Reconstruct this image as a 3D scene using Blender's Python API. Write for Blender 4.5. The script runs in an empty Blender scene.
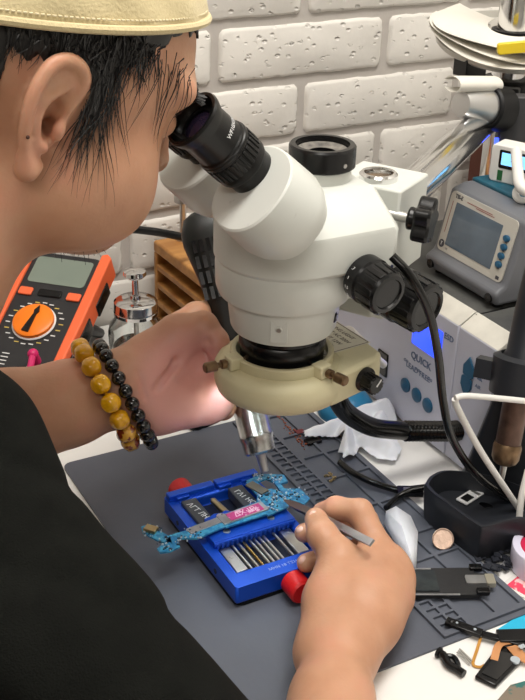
import bpy, bmesh, math, random
import numpy as np
from mathutils import Vector, Matrix, Euler, Quaternion
random.seed(7); PI = math.pi
SC = bpy.context.scene; COL = SC.collection
V = Vector
# all sizes below are centimetres; U turns them into metres. z = 0 is the bench top
U = 0.01

# ---------------------------------------------------------------- materials
def _in(b, n, v):
    if n in b.inputs: b.inputs[n].default_value = v
def mat(name, col, rough=.5, metal=0., bump=0., bscale=40., var=0., vscale=8., spec=.5, coat=0., trans=0., ior=1.45, emit=None, estr=0., sss=0., alpha=1., stretch=None, sheen=0., col2=None, thr=None):
    m = bpy.data.materials.new(name); m.use_nodes = True
    nt = m.node_tree; b = nt.nodes['Principled BSDF']
    c = (col[0], col[1], col[2], 1)
    _in(b, 'Base Color', c); _in(b, 'Roughness', rough); _in(b, 'Metallic', metal)
    _in(b, 'Specular IOR Level', spec); _in(b, 'Coat Weight', coat); _in(b, 'Transmission Weight', trans); _in(b, 'IOR', ior); _in(b, 'Alpha', alpha)
    if sss: _in(b, 'Subsurface Weight', sss); _in(b, 'Subsurface Radius', (1., .35, .2)); _in(b, 'Subsurface Scale', .006)
    if sheen: _in(b, 'Sheen Weight', sheen); _in(b, 'Sheen Roughness', .4)
    if emit: _in(b, 'Emission Color', (*emit, 1)); _in(b, 'Emission Strength', estr)
    tc = nt.nodes.new('ShaderNodeTexCoord'); src = tc.outputs['Object']
    if stretch:
        mp = nt.nodes.new('ShaderNodeMapping'); mp.inputs['Scale'].default_value = stretch
        nt.links.new(src, mp.inputs['Vector']); src = mp.outputs['Vector']
    if var or col2:
        n = nt.nodes.new('ShaderNodeTexNoise'); n.inputs['Scale'].default_value = vscale; n.inputs['Detail'].default_value = 5
        nt.links.new(src, n.inputs['Vector'])
        r = nt.nodes.new('ShaderNodeValToRGB')
        a, z = thr if thr else (.3, .7)
        r.color_ramp.elements[0].position = a; r.color_ramp.elements[1].position = z
        if col2:
            r.color_ramp.elements[0].color = c; r.color_ramp.elements[1].color = (*col2, 1)
        else:
            r.color_ramp.elements[0].color = tuple(max(0, x*(1-var)) for x in col)+(1,)
            r.color_ramp.elements[1].color = tuple(min(1, x*(1+var)) for x in col)+(1,)
        nt.links.new(n.outputs['Fac'], r.inputs['Fac']); nt.links.new(r.outputs['Color'], b.inputs['Base Color'])
    if bump:
        n = nt.nodes.new('ShaderNodeTexNoise'); n.inputs['Scale'].default_value = bscale; n.inputs['Detail'].default_value = 6
        nt.links.new(src, n.inputs['Vector'])
        bp = nt.nodes.new('ShaderNodeBump'); bp.inputs['Strength'].default_value = bump; bp.inputs['Distance'].default_value = .002
        nt.links.new(n.outputs['Fac'], bp.inputs['Height']); nt.links.new(bp.outputs['Normal'], b.inputs['Normal'])
    return m

# ---------------------------------------------------------------- geometry collector
def frame_to(a, b, up=V((0, 0, 1))):
    z = (V(b)-V(a)).normalized()
    if abs(z.dot(up)) > .98: up = V((1, 0, 0))
    x = up.cross(z).normalized(); y = z.cross(x)
    m = Matrix((x, y, z)).transposed().to_4x4(); m.translation = V(a); return m
def rot(rx=0, ry=0, rz=0, loc=(0, 0, 0)):
    m = Euler((math.radians(rx), math.radians(ry), math.radians(rz))).to_matrix().to_4x4(); m.translation = V(loc); return m
class G:
    def __init__(s, M=None): s.v = []; s.f = []; s.M = M or Matrix()
    def add(s, vs, fs, M=None):
        M = s.M @ M if M is not None else s.M
        n = len(s.v); s.v += [M @ V(p) for p in vs]; s.f += [tuple(i+n for i in f) for f in fs]; return s
    def box(s, c, d, M=None):
        x, y, z = c; a, b, e = d[0]/2, d[1]/2, d[2]/2
        vs = [(x+i*a, y+j*b, z+k*e) for k in (-1, 1) for j in (-1, 1) for i in (-1, 1)]
        return s.add(vs, [(0, 2, 3, 1), (4, 5, 7, 6), (0, 1, 5, 4), (2, 6, 7, 3), (0, 4, 6, 2), (1, 3, 7, 5)], M)
    def lathe(s, prof, M=None, seg=32, a0=0, a1=2*PI, close=True, sx=1, sy=1):
        vs = []; fs = []; full = abs(a1-a0-2*PI) < 1e-6; n = seg if full else seg+1
        for (r, z) in prof:
            for i in range(n):
                a = a0+(a1-a0)*i/seg; vs.append((r*math.cos(a)*sx, r*math.sin(a)*sy, z))
        for j in range(len(prof)-1):
            for i in range(seg):
                k = (i+1) % n; fs.append((j*n+i, j*n+k, (j+1)*n+k, (j+1)*n+i))
        if close and full:
            if prof[0][0] > 1e-6: fs.append(tuple(range(n))[::-1])
            if prof[-1][0] > 1e-6: fs.append(tuple((len(prof)-1)*n+i for i in range(n)))
        return s.add(vs, fs, M)
    def ring(s, prof, M=None, seg=48, sx=1, sy=1):      # closed profile revolved: a solid ring
        return s.lathe(list(prof)+[prof[0]], M, seg, close=False, sx=sx, sy=sy)
    def cyl(s, a, b, r, r2=None, seg=24, bev=0):
        L = (V(b)-V(a)).length; r2 = r if r2 is None else r2
        pr = [(r, 0), (r2, L)] if not bev else [(r-bev, 0), (r, bev), (r2, L-bev), (r2-bev, L)]
        return s.lathe(pr, frame_to(a, b), seg)
    def ball(s, c, r, seg=16, M=None, sc=(1, 1, 1)):
        n = max(6, seg//2); pr = [(max(1e-7, r*math.sin(PI*i/n)), -r*math.cos(PI*i/n)) for i in range(n+1)]
        T = Matrix.Translation(V(c)) @ Matrix.Diagonal((*sc, 1))
        return s.lathe(pr, (M @ T) if M is not None else T, seg, close=False)
    def tube(s, pts, r, seg=10, caps=True, flat=None):
        pts = [V(p) for p in pts]; n = len(pts); rs = r if isinstance(r, (list, tuple)) else [r]*n
        vs = []; fs = []; up = V((0, 0, 1)); x = None
        for i, p in enumerate(pts):
            t = (pts[min(i+1, n-1)]-pts[max(i-1, 0)]).normalized()
            if x is None:
                x = up.cross(t)
                if x.length < .05: x = V((1, 0, 0)).cross(t)
            x = (x - t*x.dot(t)).normalized(); y = t.cross(x)
            for k in range(seg):
                a = 2*PI*k/seg; vs.append(p+(x*math.cos(a)*(flat or 1)+y*math.sin(a))*rs[i])
        for i in range(n-1):
            for k in range(seg):
                q = (k+1) % seg; fs.append((i*seg+k, i*seg+q, (i+1)*seg+q, (i+1)*seg+k))
        if caps: fs.append(tuple(range(seg))[::-1]); fs.append(tuple((n-1)*seg+k for k in range(seg)))
        return s.add(vs, fs)
    def prism(s, poly, z0, z1, M=None):                # ccw outline in xy pushed from z0 to z1
        n = len(poly); vs = [(x, y, z0) for x, y in poly]+[(x, y, z1) for x, y in poly]
        fs = [tuple(range(n))[::-1], tuple(range(n, 2*n))]+[(i, (i+1) % n, n+(i+1) % n, n+i) for i in range(n)]
        return s.add(vs, fs, M)
    def ribbon(s, pts, w, t, side=V((0, 0, 1))):        # flat strap along a path; side = its normal
        vs = []; fs = []; pts = [V(p) for p in pts]; n = len(pts)
        for i, p in enumerate(pts):
            d = (pts[min(i+1, n-1)]-pts[max(i-1, 0)]).normalized(); a = side.cross(d).normalized()*w/2; b = d.cross(a).normalized()*t/2
            vs += [p-a-b, p+a-b, p+a+b, p-a+b]
        for i in range(n-1):
            for k in range(4): q = (k+1) % 4; fs.append((i*4+k, i*4+q, (i+1)*4+q, (i+1)*4+k))
        fs.append((3, 2, 1, 0)); fs.append(tuple((n-1)*4+k for k in range(4)))
        return s.add(vs, fs)
def rrect(w, h, r, seg=5, cx=0, cy=0):
    o = []
    for (x, y, a) in ((w/2-r, h/2-r, 0), (-w/2+r, h/2-r, 90), (-w/2+r, -h/2+r, 180), (w/2-r, -h/2+r, 270)):
        for i in range(seg+1):
            t = math.radians(a+90*i/seg); o.append((cx+x+r*math.cos(t), cy+y+r*math.sin(t)))
    return o
def spline(pts, n=12):
    pts = [V(p) for p in pts]; q = [pts[0]*2-pts[1]]+pts+[pts[-1]*2-pts[-2]]; o = []
    for i in range(1, len(q)-2):
        a, b, c, d = q[i-1:i+3]
        for k in range(n):
            t = k/n; o.append(.5*((2*b)+(c-a)*t+(2*a-5*b+4*c-d)*t*t+(3*b-a-3*c+d)*t**3))
    return o+[pts[-1]]

# ---------------------------------------------------------------- objects
def props(o, label=None, cat=None, group=None, kind=None):
    for k, v in (('label', label), ('category', cat), ('group', group), ('kind', kind)):
        if v: o[k] = v
    return o
def wm(o):
    m = Matrix()
    while o is not None: m = o.matrix_basis @ m; o = o.parent
    return m
def thing(name, label, cat, loc=(0, 0, 0), rz=0, group=None, R3=None):
    o = bpy.data.objects.new(name, None); COL.objects.link(o); o.empty_display_size = .02
    o.matrix_basis = Matrix.Translation(V(loc)*U) @ (R3.to_4x4() if R3 is not None else Matrix.Rotation(math.radians(rz), 4, 'Z'))
    return props(o, label, cat, group)
def obj(name, g, m, parent=None, bevel=0, bseg=2, smooth=35, w=False, sub=0, label=None, loc=None, kind=None):
    """one mesh object. local centimetres of its parent; w=True: g is in bench centimetres"""
    me = bpy.data.meshes.new(name)
    T = Matrix()
    if w: T = wm(parent).inverted() if parent is not None else Matrix()
    if loc is not None: T = Matrix.Translation(-V(loc)*U) @ T
    me.from_pydata([T @ (V(p)*U) for p in g.v], [], g.f); me.update()
    bm = bmesh.new(); bm.from_mesh(me); bmesh.ops.remove_doubles(bm, verts=bm.verts, dist=1e-7)
    bmesh.ops.recalc_face_normals(bm, faces=bm.faces); bm.to_mesh(me); bm.free()
    for p in me.polygons: p.use_smooth = True
    me.set_sharp_from_angle(angle=math.radians(smooth)); me.materials.append(m)
    o = bpy.data.objects.new(name, me); COL.objects.link(o)
    if parent is not None: o.parent = parent
    if loc is not None: o.location = V(loc)*U
    if bevel:
        b = o.modifiers.new('bevel', 'BEVEL'); b.width = bevel*U; b.segments = bseg; b.limit_method = 'ANGLE'; b.angle_limit = math.radians(40); b.harden_normals = False
    if sub:
        s = o.modifiers.new('sub', 'SUBSURF'); s.levels = s.render_levels = sub
    if label: o['label'] = label
    if kind: o['kind'] = kind
    return o
def solo(name, g, m, label, cat, group=None, loc=(0, 0, 0), **k):
    o = obj(name, g, m, None, w=True, loc=loc, **k); return props(o, label, cat, group)
def struct(name, g, m, **k):
    o = obj(name, g, m, **k); o['kind'] = 'structure'; return o
def dup(root, loc=None, M=None, label=None):
    r = root.copy(); COL.objects.link(r)
    if M is not None: r.matrix_basis = M
    elif loc is not None: r.location = V(loc)*U
    if label: r['label'] = label
    for ch in list(root.children):
        c = ch.copy(); COL.objects.link(c); c.parent = r
        for g in ch.children: d = g.copy(); COL.objects.link(d); d.parent = c
    return r
def text_geo(s, size, M, depth=.02, bend=None, extr=True, space=1., bold=0):
    """writing as mesh: baseline along +x, facing +z of M (centimetres)"""
    cu = bpy.data.curves.new('t', 'FONT'); cu.body = s; cu.size = size; cu.extrude = depth/2; cu.align_x = 'CENTER'; cu.align_y = 'CENTER'; cu.space_character = space; cu.offset = bold; cu.resolution_u = 3
    o = bpy.data.objects.new('t', cu); COL.objects.link(o)
    dg = bpy.context.evaluated_depsgraph_get(); me = bpy.data.meshes.new_from_object(o.evaluated_get(dg))
    vs = [tuple(v.co) for v in me.vertices]; fs = [tuple(p.vertices) for p in me.polygons]
    bpy.data.objects.remove(o); bpy.data.curves.remove(cu); bpy.data.meshes.remove(me)
    if bend: vs = [((bend+z)*math.sin(x/bend), y, (bend+z)*math.cos(x/bend)-bend) for x, y, z in vs]
    return vs, fs
def writing(g, s, size, M, **k):
    v, f = text_geo(s, size, M, **k); g.add(v, f, M); return g
def face_M(o, x, y):                                   # plane at o with text direction x and text-up y
    x = V(x).normalized(); y = (V(y)-x*V(y).dot(x)).normalized(); z = x.cross(y)
    m = Matrix((x, y, z)).transposed().to_4x4(); m.translation = V(o); return m

# ---------------------------------------------------------------- smooth solid shapes (distance field -> mesh)
class Field:
    def __init__(s): s.p = []
    def cap(s, a, b, ra, rb=None, k=.6, sub=False, sq=None):
        """tapered limb; sq=(axis, factor) flattens it along axis"""
        a = np.array(a, float); b = np.array(b, float); rb = ra if rb is None else rb
        lo = np.minimum(a-ra, b-rb); hi = np.maximum(a+ra, b+rb)
        def f(q):
            ab = b-a; pa = q-a; h = np.clip((pa@ab)/(ab@ab+1e-9), 0, 1)
            dv = pa-h[:, None]*ab
            if sq is not None:
                ax = np.array(sq[0], float); ax = ax/np.linalg.norm(ax); c = dv@ax
                dv = dv+np.outer(c*(sq[1]-1), ax)
            return np.sqrt((dv*dv).sum(1))-(ra+(rb-ra)*h)
        s.p.append((f, lo, hi, k, sub)); return s
    def ell(s, c, r, R3=None, k=.6, sub=False):
        c = np.array(c, float); r = np.array(r, float); M = np.array(R3) if R3 is not None else np.eye(3)   # columns = axes
        e = np.sqrt(((M*r)**2).sum(1)); lo = c-e; hi = c+e
        def f(q):
            l = (q-c)@M; k0 = np.sqrt(((l/r)**2).sum(1)); k1 = np.sqrt(((l/(r*r))**2).sum(1))+1e-9
            return k0*(k0-1)/k1
        s.p.append((f, lo, hi, k, sub)); return s
    def chain(s, pts, rs, k=.5, **kw):
        for i in range(len(pts)-1): s.cap(pts[i], pts[i+1], rs[i], rs[i+1], k=k, **kw)
        return s
    def ev(s, q, blk=None):
        """q (nb, n, 3) grouped in small blocks"""
        nb, n, _ = q.shape; d = np.full((nb, n), 50.); lo = q.min(1); hi = q.max(1)
        for f, a, b, k, sub in s.p:
            m = k+1.2
            w = np.where(((lo < b+m) & (hi > a-m)).all(1))[0]
            if not len(w): continue
            e = f(q[w].reshape(-1, 3)).reshape(len(w), n); c = d[w]
            if sub: e = -e; h = np.clip(.5-.5*(c-e)/k, 0, 1); d[w] = c+(e-c)*h+k*h*(1-h)
            else: h = np.clip(.5+.5*(c-e)/k, 0, 1); d[w] = c+(e-c)*h-k*h*(1-h)
        return d
    def at(s, q): q = np.array(q, float).reshape(-1, 1, 3); return s.ev(q)[:, 0]
def net(fn, lo, hi, H):
    """surface nets over a block-sparse grid; fn(q (nb,n,3)) -> distances"""
    lo = np.array(lo, float); B = 8
    nb = np.ceil((np.array(hi)-lo)/(H*B)).astype(int); N = nb*B+1
    D = np.full(N, 9., np.float32)
    ii = np.stack(np.meshgrid(*[np.arange(n) for n in nb], indexing='ij'), -1).reshape(-1, 3)
    cen = lo+(ii+.5)*B*H; dc = fn(cen[:, None, :])[:, 0]
    rad = B*H*.87
    for i in ii[dc < -rad*1.5]: D[tuple(slice(i[a]*B, i[a]*B+B+1) for a in range(3))] = -9
    g = np.stack(np.meshgrid(*[np.arange(B+1)]*3, indexing='ij'), -1).reshape(-1, 3)*H
    keep = ii[np.abs(dc) <= rad*1.5+.3]
    for s0 in range(0, len(keep), 400):
        kk = keep[s0:s0+400]; q = (lo+kk*B*H)[:, None, :]+g[None]; d = fn(q).astype(np.float32)
        for j, i in enumerate(kk): D[tuple(slice(i[a]*B, i[a]*B+B+1) for a in range(3))] = d[j].reshape(B+1, B+1, B+1)
    S = D < 0; C = [n-1 for n in N]
    idx = -np.ones(C, np.int64); cnt = np.zeros(C, np.int8)
    for a in (0, 1):
        for b in (0, 1):
            for c in (0, 1): cnt += S[a:a+C[0], b:b+C[1], c:c+C[2]]
    act = np.argwhere((cnt > 0) & (cnt < 8)); idx[act[:, 0], act[:, 1], act[:, 2]] = np.arange(len(act))
    acc = np.zeros((len(act), 3)); num = np.zeros(len(act))
    cor = [(a, b, c) for a in (0, 1) for b in (0, 1) for c in (0, 1)]
    for p in cor:
        for ax in range(3):
            if p[ax]: continue
            q = list(p); q[ax] = 1
            A = act+np.array(p); Bq = act+np.array(q)
            da = D[A[:, 0], A[:, 1], A[:, 2]].astype(float); db = D[Bq[:, 0], Bq[:, 1], Bq[:, 2]].astype(float)
            x = (da < 0) != (db < 0); t = np.where(x, da/(da-db+1e-12), 0)
            pos = np.array(p, float)[None]+np.zeros((len(act), 3)); pos[:, ax] += t
            acc += pos*x[:, None]; num += x
    vs = lo+(act+acc/num[:, None])*H
    fs = []
    for ax in range(3):
        u, v = (ax+1) % 3, (ax+2) % 3
        sl0 = [slice(0, n) for n in N]; sl1 = [slice(0, n) for n in N]; sl0[ax] = slice(0, N[ax]-1); sl1[ax] = slice(1, N[ax])
        a = S[tuple(sl0)]; b = S[tuple(sl1)]; e = np.argwhere(a != b)
        e = e[(e[:, u] > 0) & (e[:, v] > 0) & (e[:, u] < N[u]-1) & (e[:, v] < N[v]-1)]
        fl = a[e[:, 0], e[:, 1], e[:, 2]]; q = []
        for (du, dv) in ((1, 1), (0, 1), (0, 0), (1, 0)):
            c = e.copy(); c[:, u] -= du; c[:, v] -= dv; q.append(idx[c[:, 0], c[:, 1], c[:, 2]])
        q = np.stack(q, 1); q[~fl] = q[~fl][:, ::-1]; fs.append(q)
    fs = np.concatenate(fs); fs = fs[(fs >= 0).all(1)]
    return vs, fs
def net_obj(name, vs, fs, m, parent, label=None, relax=1):
    T = np.array((wm(parent) if parent is not None else Matrix()).inverted())
    v = vs*U; v = v@T[:3, :3].T+T[:3, 3]
    me = bpy.data.meshes.new(name); me.vertices.add(len(v)); me.vertices.foreach_set('co', v.ravel())
    me.loops.add(len(fs)*4); me.loops.foreach_set('vertex_index', fs.ravel())
    me.polygons.add(len(fs)); me.polygons.foreach_set('loop_start', np.arange(0, len(fs)*4, 4)); me.polygons.foreach_set('loop_total', np.full(len(fs), 4))
    me.update(calc_edges=True); me.validate(); me.polygons.foreach_set('use_smooth', np.ones(len(me.polygons), bool)); me.materials.append(m)
    o = bpy.data.objects.new(name, me); COL.objects.link(o); o.parent = parent
    if relax:
        s = o.modifiers.new('relax', 'SMOOTH'); s.factor = .5; s.iterations = relax
    if label: o['label'] = label
    return o

# ================================================================ camera, light
cam = bpy.data.cameras.new('camera'); co = bpy.data.objects.new('camera', cam); COL.objects.link(co); SC.camera = co
cm = Matrix(((0.87894658, 0.19715633, -0.43426063), (-0.47622941, 0.41181769, -0.77692454), (0.02566062, 0.88968285, 0.45585739))).to_4x4()
cm.translation = V((-.2597896, -.4806032, .56)); co.matrix_world = cm
cam.sensor_fit = 'VERTICAL'; cam.sensor_height = 36; cam.lens = 1119.307/700*36; cam.clip_start = .01
SC.view_settings.view_transform = 'Standard'; SC.view_settings.look = 'None'; SC.view_settings.gamma = 1; SC.view_settings.exposure = EXPO = 0.0
wd = bpy.data.worlds.new('world'); SC.world = wd; wd.use_nodes = True
wd.node_tree.nodes['Background'].inputs[0].default_value = (.8, .86, 1, 1); wd.node_tree.nodes['Background'].inputs[1].default_value = .3
def area(name, loc, tgt, sx, sy, pw, col):
    l = bpy.data.lights.new(name, 'AREA'); l.shape = 'RECTANGLE'; l.size = sx*U; l.size_y = sy*U; l.energy = pw; l.color = col
    o = bpy.data.objects.new(name, l); COL.objects.link(o); o.location = V(loc)*U
    o.rotation_euler = (V(tgt)-V(loc)).to_track_quat('-Z', 'Y').to_euler(); return o
area('ceiling_lamp', (20, -10, 165), (15, 10, 0), 120, 40, 26, (1, .96, .9))
area('ceiling_lamp', (-90, -120, 165), (-30, -30, 0), 120, 60, 16, (1, .95, .88))

# ================================================================ the room
M_brick = mat('white_brick', (.74, .71, .66), .75, bump=.35, bscale=55, var=.05, vscale=14)
M_mortar = mat('grey_mortar', (.50, .465, .43), .9, bump=.3, bscale=90, var=.08)
M_plaster = mat('plaster', (.72, .7, .66), .85, bump=.05)
M_floor = mat('floor_tile', (.35, .33, .3), .4, var=.15, vscale=3)
def pits(m):                                            # small random pits pressed into the face of the bricks
    nt = m.node_tree; b = nt.nodes['Principled BSDF']; tc = nt.nodes.new('ShaderNodeTexCoord')
    mp = nt.nodes.new('ShaderNodeMapping'); mp.inputs['Scale'].default_value = (78, 78, 115)
    v = nt.nodes.new('ShaderNodeTexVoronoi'); v.feature = 'F1'; v.inputs['Scale'].default_value = 1; v.inputs['Randomness'].default_value = 1
    nz = nt.nodes.new('ShaderNodeTexNoise'); nz.inputs['Scale'].default_value = 1.1; nz.inputs['Detail'].default_value = 3
    nt.links.new(tc.outputs['Object'], mp.inputs[0]); nt.links.new(mp.outputs[0], v.inputs['Vector']); nt.links.new(mp.outputs[0], nz.inputs['Vector'])
    r1 = nt.nodes.new('ShaderNodeMapRange'); r1.inputs[1].default_value = .12; r1.inputs[2].default_value = .3
    r2 = nt.nodes.new('ShaderNodeMapRange'); r2.inputs[1].default_value = .44; r2.inputs[2].default_value = .56; r2.inputs[3].default_value = 1; r2.inputs[4].default_value = 0
    nt.links.new(v.outputs['Distance'], r1.inputs[0]); nt.links.new(nz.outputs['Fac'], r2.inputs[0])
    mx = nt.nodes.new('ShaderNodeMath'); mx.operation = 'MAXIMUM'; nt.links.new(r1.outputs[0], mx.inputs[0]); nt.links.new(r2.outputs[0], mx.inputs[1])
    bp = nt.nodes.new('ShaderNodeBump'); bp.inputs['Strength'].default_value = .8; bp.inputs['Distance'].default_value = .0025
    old = b.inputs['Normal'].links[0].from_node; nt.links.new(mx.outputs[0], bp.inputs['Height']); nt.links.new(old.outputs['Normal'], bp.inputs['Normal']); nt.links.new(bp.outputs['Normal'], b.inputs['Normal'])
pits(M_brick)
YW = 61.; XR = 92.; XL = -190.; YF = -230.
g = G(); g.box(((XL+XR)/2, (YW+YF)/2, -75.5), (XR-XL+8, YW-YF+8, 1)); struct('floor', g, M_floor)
g = G(); g.box(((XL+XR)/2, (YW+YF)/2, 170.5), (XR-XL+8, YW-YF+8, 1)); struct('ceiling', g, M_plaster)
g = G(); g.box((XL-2, (YW+YF)/2, 47.5), (4, YW-YF, 245)); struct('wall_left', g, M_plaster)
g = G(); g.box((XR+2, (YW+YF)/2, 47.5), (4, YW-YF, 245)); struct('wall_right', g, M_plaster)
g = G(); g.box(((XL+XR)/2, YF-2, 47.5), (XR-XL+8, 4, 245)); struct('wall_front', g, M_plaster)
g = G(); g.box(((XL+XR)/2, YW+2.4, 47.5), (XR-XL+8, 4, 245)); bw = struct('wall_back', g, M_mortar)
# raised faux bricks, each with slightly wavy edges, one surface of the back wall
BL, BH, GAP = 22.05, 6.75, .95
X0, Z0 = (28.2, 61, 29.73)[0], (38.83, 61, 25.53)[2]
g = G(); rnd = random.Random(3)
for r in range(-12, 9):
    zc = Z0+BH*(r+.5); off = 0 if r % 2 == 0 else BL/2
    for c in range(-7, 4):
        xa = X0+off+c*BL+GAP/2; xb = xa+BL-GAP; za = zc-BH/2+GAP/2; zb = zc+BH/2-GAP/2
        if xa < XL or xb > XR: continue
        o = []; nx, nz = 22, 7; j = lambda: rnd.uniform(-.07, .07); cr = .45
        for i in range(nx): o.append((xa+cr+(xb-xa-2*cr)*i/(nx-1), za+j()))
        for i in range(nz): o.append((xb+j(), za+cr+(zb-za-2*cr)*i/(nz-1)))
        for i in range(nx): o.append((xb-cr-(xb-xa-2*cr)*i/(nx-1), zb+j()))
        for i in range(nz): o.append((xa+j(), zb-cr-(zb-za-2*cr)*i/(nz-1)))
        n = len(o); cx, cz = (xa+xb)/2, (za+zb)/2
        def ins(e): return [(x+(e if x < cx else -e)*(min(1, abs(x-cx)/(BL/2-1.2))**8), z+(e if z < cz else -e)*(min(1, abs(z-cz)/2.9)**4)) for x, z in o]
        p1 = ins(.0); p2 = ins(.16); p3 = ins(.4)
        vs = [(x, YW+.45, z) for x, z in p1]+[(x, YW+.12, z) for x, z in p2]+[(x, YW, z) for x, z in p3]
        fs = [(k+i, k+(i+1) % n, k+n+(i+1) % n, k+n+i) for k in (0, n) for i in range(n)]+[tuple(2*n+i for i in range(n))]
        g.add(vs, fs)
o = obj('brick_facing', g, M_brick, bw, w=True, smooth=50)

# ================================================================ bench and mat
M_white = mat('white_laminate', (.80, .79, .765), .42, var=.03, vscale=5, bump=.02)
M_darkleg = mat('dark_steel', (.03, .03, .032), .5, metal=.6)
T = thing('workbench', 'long white laminate bench that everything stands on', 'desk', (40, -20, -75))
g = G(); g.box((44.2, -19.8, -1.5), (93.4, 161, 3)); obj('tabletop', g, M_white, T, w=True, bevel=.25)
for (x, y) in ((1, -97), (88, -97), (1, 57), (88, 57)):
    g = G(); g.box((x, y, -39), (4, 4, 72)); obj('leg', g, M_darkleg, T, w=True, bevel=.3)
g = G(); g.box((44, 57, -8), (83, 2, 8)); g.box((88, -20, -8), (2, 150, 8)); obj('apron', g, M_darkleg, T, w=True)

M_mat = mat('grey_silicone', (.098, .108, .135), .48, bump=.06, bscale=300, var=.1, vscale=9, spec=.4)
T = thing('repair_mat', 'grey silicone work mat with moulded parts trays along its right edge', 'mat', (12.6, 17.5, 0))
MW, MH, MT = 25.3, 35.0, .45
def slab_with_pockets(g, x0, y0, x1, y1, ztop, zfl, pockets):
    xs = sorted({x0, x1, *[p[0] for p in pockets], *[p[2] for p in pockets]}); ys = sorted({y0, y1, *[p[1] for p in pockets], *[p[3] for p in pockets]})
    def low(x, y): return any(p[0] <= x <= p[2] and p[1] <= y <= p[3] for p in pockets)
    hgt = {}
    for i in range(len(xs)-1):
        for j in range(len(ys)-1):
            z = zfl if low((xs[i]+xs[i+1])/2, (ys[j]+ys[j+1])/2) else ztop; hgt[i, j] = z
            g.add([(xs[i], ys[j], z), (xs[i+1], ys[j], z), (xs[i+1], ys[j+1], z), (xs[i], ys[j+1], z)], [(0, 1, 2, 3)])
    for (i, j), z in hgt.items():
        for (a, b, p, q) in ((i+1, j, (xs[i+1], ys[j]), (xs[i+1], ys[j+1])), (i, j+1, (xs[i+1], ys[j+1]), (xs[i], ys[j+1]))):
            z2 = hgt.get((a, b))
            if z2 is not None and z2 != z: g.add([(*p, z), (*q, z), (*q, z2), (*p, z2)], [(0, 1, 2, 3)])
base = .12
pk = []
def grid(xa, ya, xb, yb, nx, ny, w=.22):
    for i in range(nx):
        for j in range(ny):
            a = xa+(xb-xa)*i/nx; b = ya+(yb-ya)*j/ny
            pk.append((round(a+w/2, 3), round(b+w/2, 3), round(a+(xb-xa)/nx-w/2, 3), round(b+(yb-ya)/ny-w/2, 3)))
grid(17.4, .9, 19.6, 6.2, 2, 6); grid(17.4, 6.6, 19.6, 33.8, 2, 31)
grid(19.8, .9, 22.3, 5.6, 1, 1); grid(22.3, .9, 24.7, 5.6, 1, 1); grid(19.8, 5.6, 24.7, 12, 2, 2, .3); grid(19.8, 12, 24.7, 22, 2, 2, .3); grid(19.8, 22, 24.7, 33.8, 2, 3, .3)
g = G(); e = .55
g.prism(rrect(MW, MH, .8, 5, MW/2, MH/2), 0, .2)
slab_with_pockets(g, 17.1, .5, 25.0, 34.5, MT, .22, pk)
# raised rim of the tray block
for a, b in (((17.1, .5), (25, .5)), ((25, .5), (25, 34.5)), ((25, 34.5), (17.1, 34.5)), ((17.1, 34.5), (17.1, .5))):
    g.add([(*a, .2), (*b, .2), (*b, MT), (*a, MT)], [(0, 1, 2, 3)])
obj('tray_sheet', g, M_mat, T, w=True, smooth=30)

# ================================================================ stereo microscope
M_scope = mat('white_enamel', (.63, .645, .605), .34, var=.03, vscale=30, bump=.03, bscale=120)
M_scope_dirt = mat('flecked_enamel', (.63, .645, .605), .36, col2=(.48, .48, .44), vscale=130, thr=(.66, .8), bump=.03, bscale=120)
M_beige = mat('cream_crinkle_paint', (.62, .57, .37), .5, bump=.14, bscale=240, var=.06, vscale=20)
M_black = mat('black_plastic', (.005, .005, .0055), .26, spec=.4)
M_blackm = mat('matte_black', (.007, .007, .0075), .45, bump=.05, bscale=200, spec=.3)
M_rub = mat('black_rubber', (.005, .005, .005), .33, spec=.4)
M_chrome = mat('chrome', (.72, .72, .72), .12, metal=1, var=.12, vscale=20)
M_steel = mat('brushed_steel', (.55, .54, .52), .32, metal=1, var=.15, vscale=30)
M_satin = mat('satin_aluminium', (.62, .62, .62), .38, metal=1)
M_brass = mat('worn_brass', (.20, .13, .075), .42, metal=.9, var=.35, vscale=120)
M_glass = mat('coated_lens', (.03, .02, .045), .04, spec=1, coat=1)
M_lensblue = mat('blue_coated_lens', (.01, .02, .08), .03, spec=1, coat=1)
M_wtext = mat('white_print', (.75, .75, .75), .6)
M_ktext = mat('dark_print', (.05, .05, .06), .6)
AX, AY = 12.3, 17.4
T = thing('stereo_microscope', 'white trinocular stereo microscope with black eyepieces on a chrome boom arm', 'microscope', (53, 43.6, 0))
def P3(x, y, z): return V((x, y, z))
# --- head casting: a D shape, round towards the operator
def Dout(r, xb, hw, n=28):
    o = [(xb-.35, hw), (xb, hw-.35), (xb, -hw+.35), (xb-.35, -hw)]
    for i in range(n+1):
        a = -PI/2-PI*i/n; o.append((r*math.cos(a), hw*math.sin(a)))
    return o
def loft(g, rings, M=None, cap=True):
    n = len(rings[0]); vs = [p for r in rings for p in r]; fs = []
    for j in range(len(rings)-1):
        for i in range(n): k = (i+1) % n; fs.append((j*n+i, j*n+k, (j+1)*n+k, (j+1)*n+i))
    if cap: fs += [tuple(range(n))[::-1], tuple((len(rings)-1)*n+i for i in range(n))]
    return g.add(vs, fs, M)
def Dring(r, xb, hw, z, slope=0, roof=0):
    return [(AX+x, AY+y, z+slope*x-roof*abs(y)) for x, y in Dout(r, xb, hw)]
g = G()
loft(g, [Dring(5.0, 6.0, 5.0, 24.9), Dring(5.25, 6.25, 5.3, 25.3), Dring(5.25, 6.3, 5.35, 27.8), Dring(5.2, 6.2, 5.25, 28.1), Dring(4.1, 5.6, 3.0, 30.3), Dring(3.6, 5.2, 2.6, 30.45)])
obj('head_casting', g, M_scope, T, w=True, bevel=.15, smooth=24)
g = G()
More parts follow.
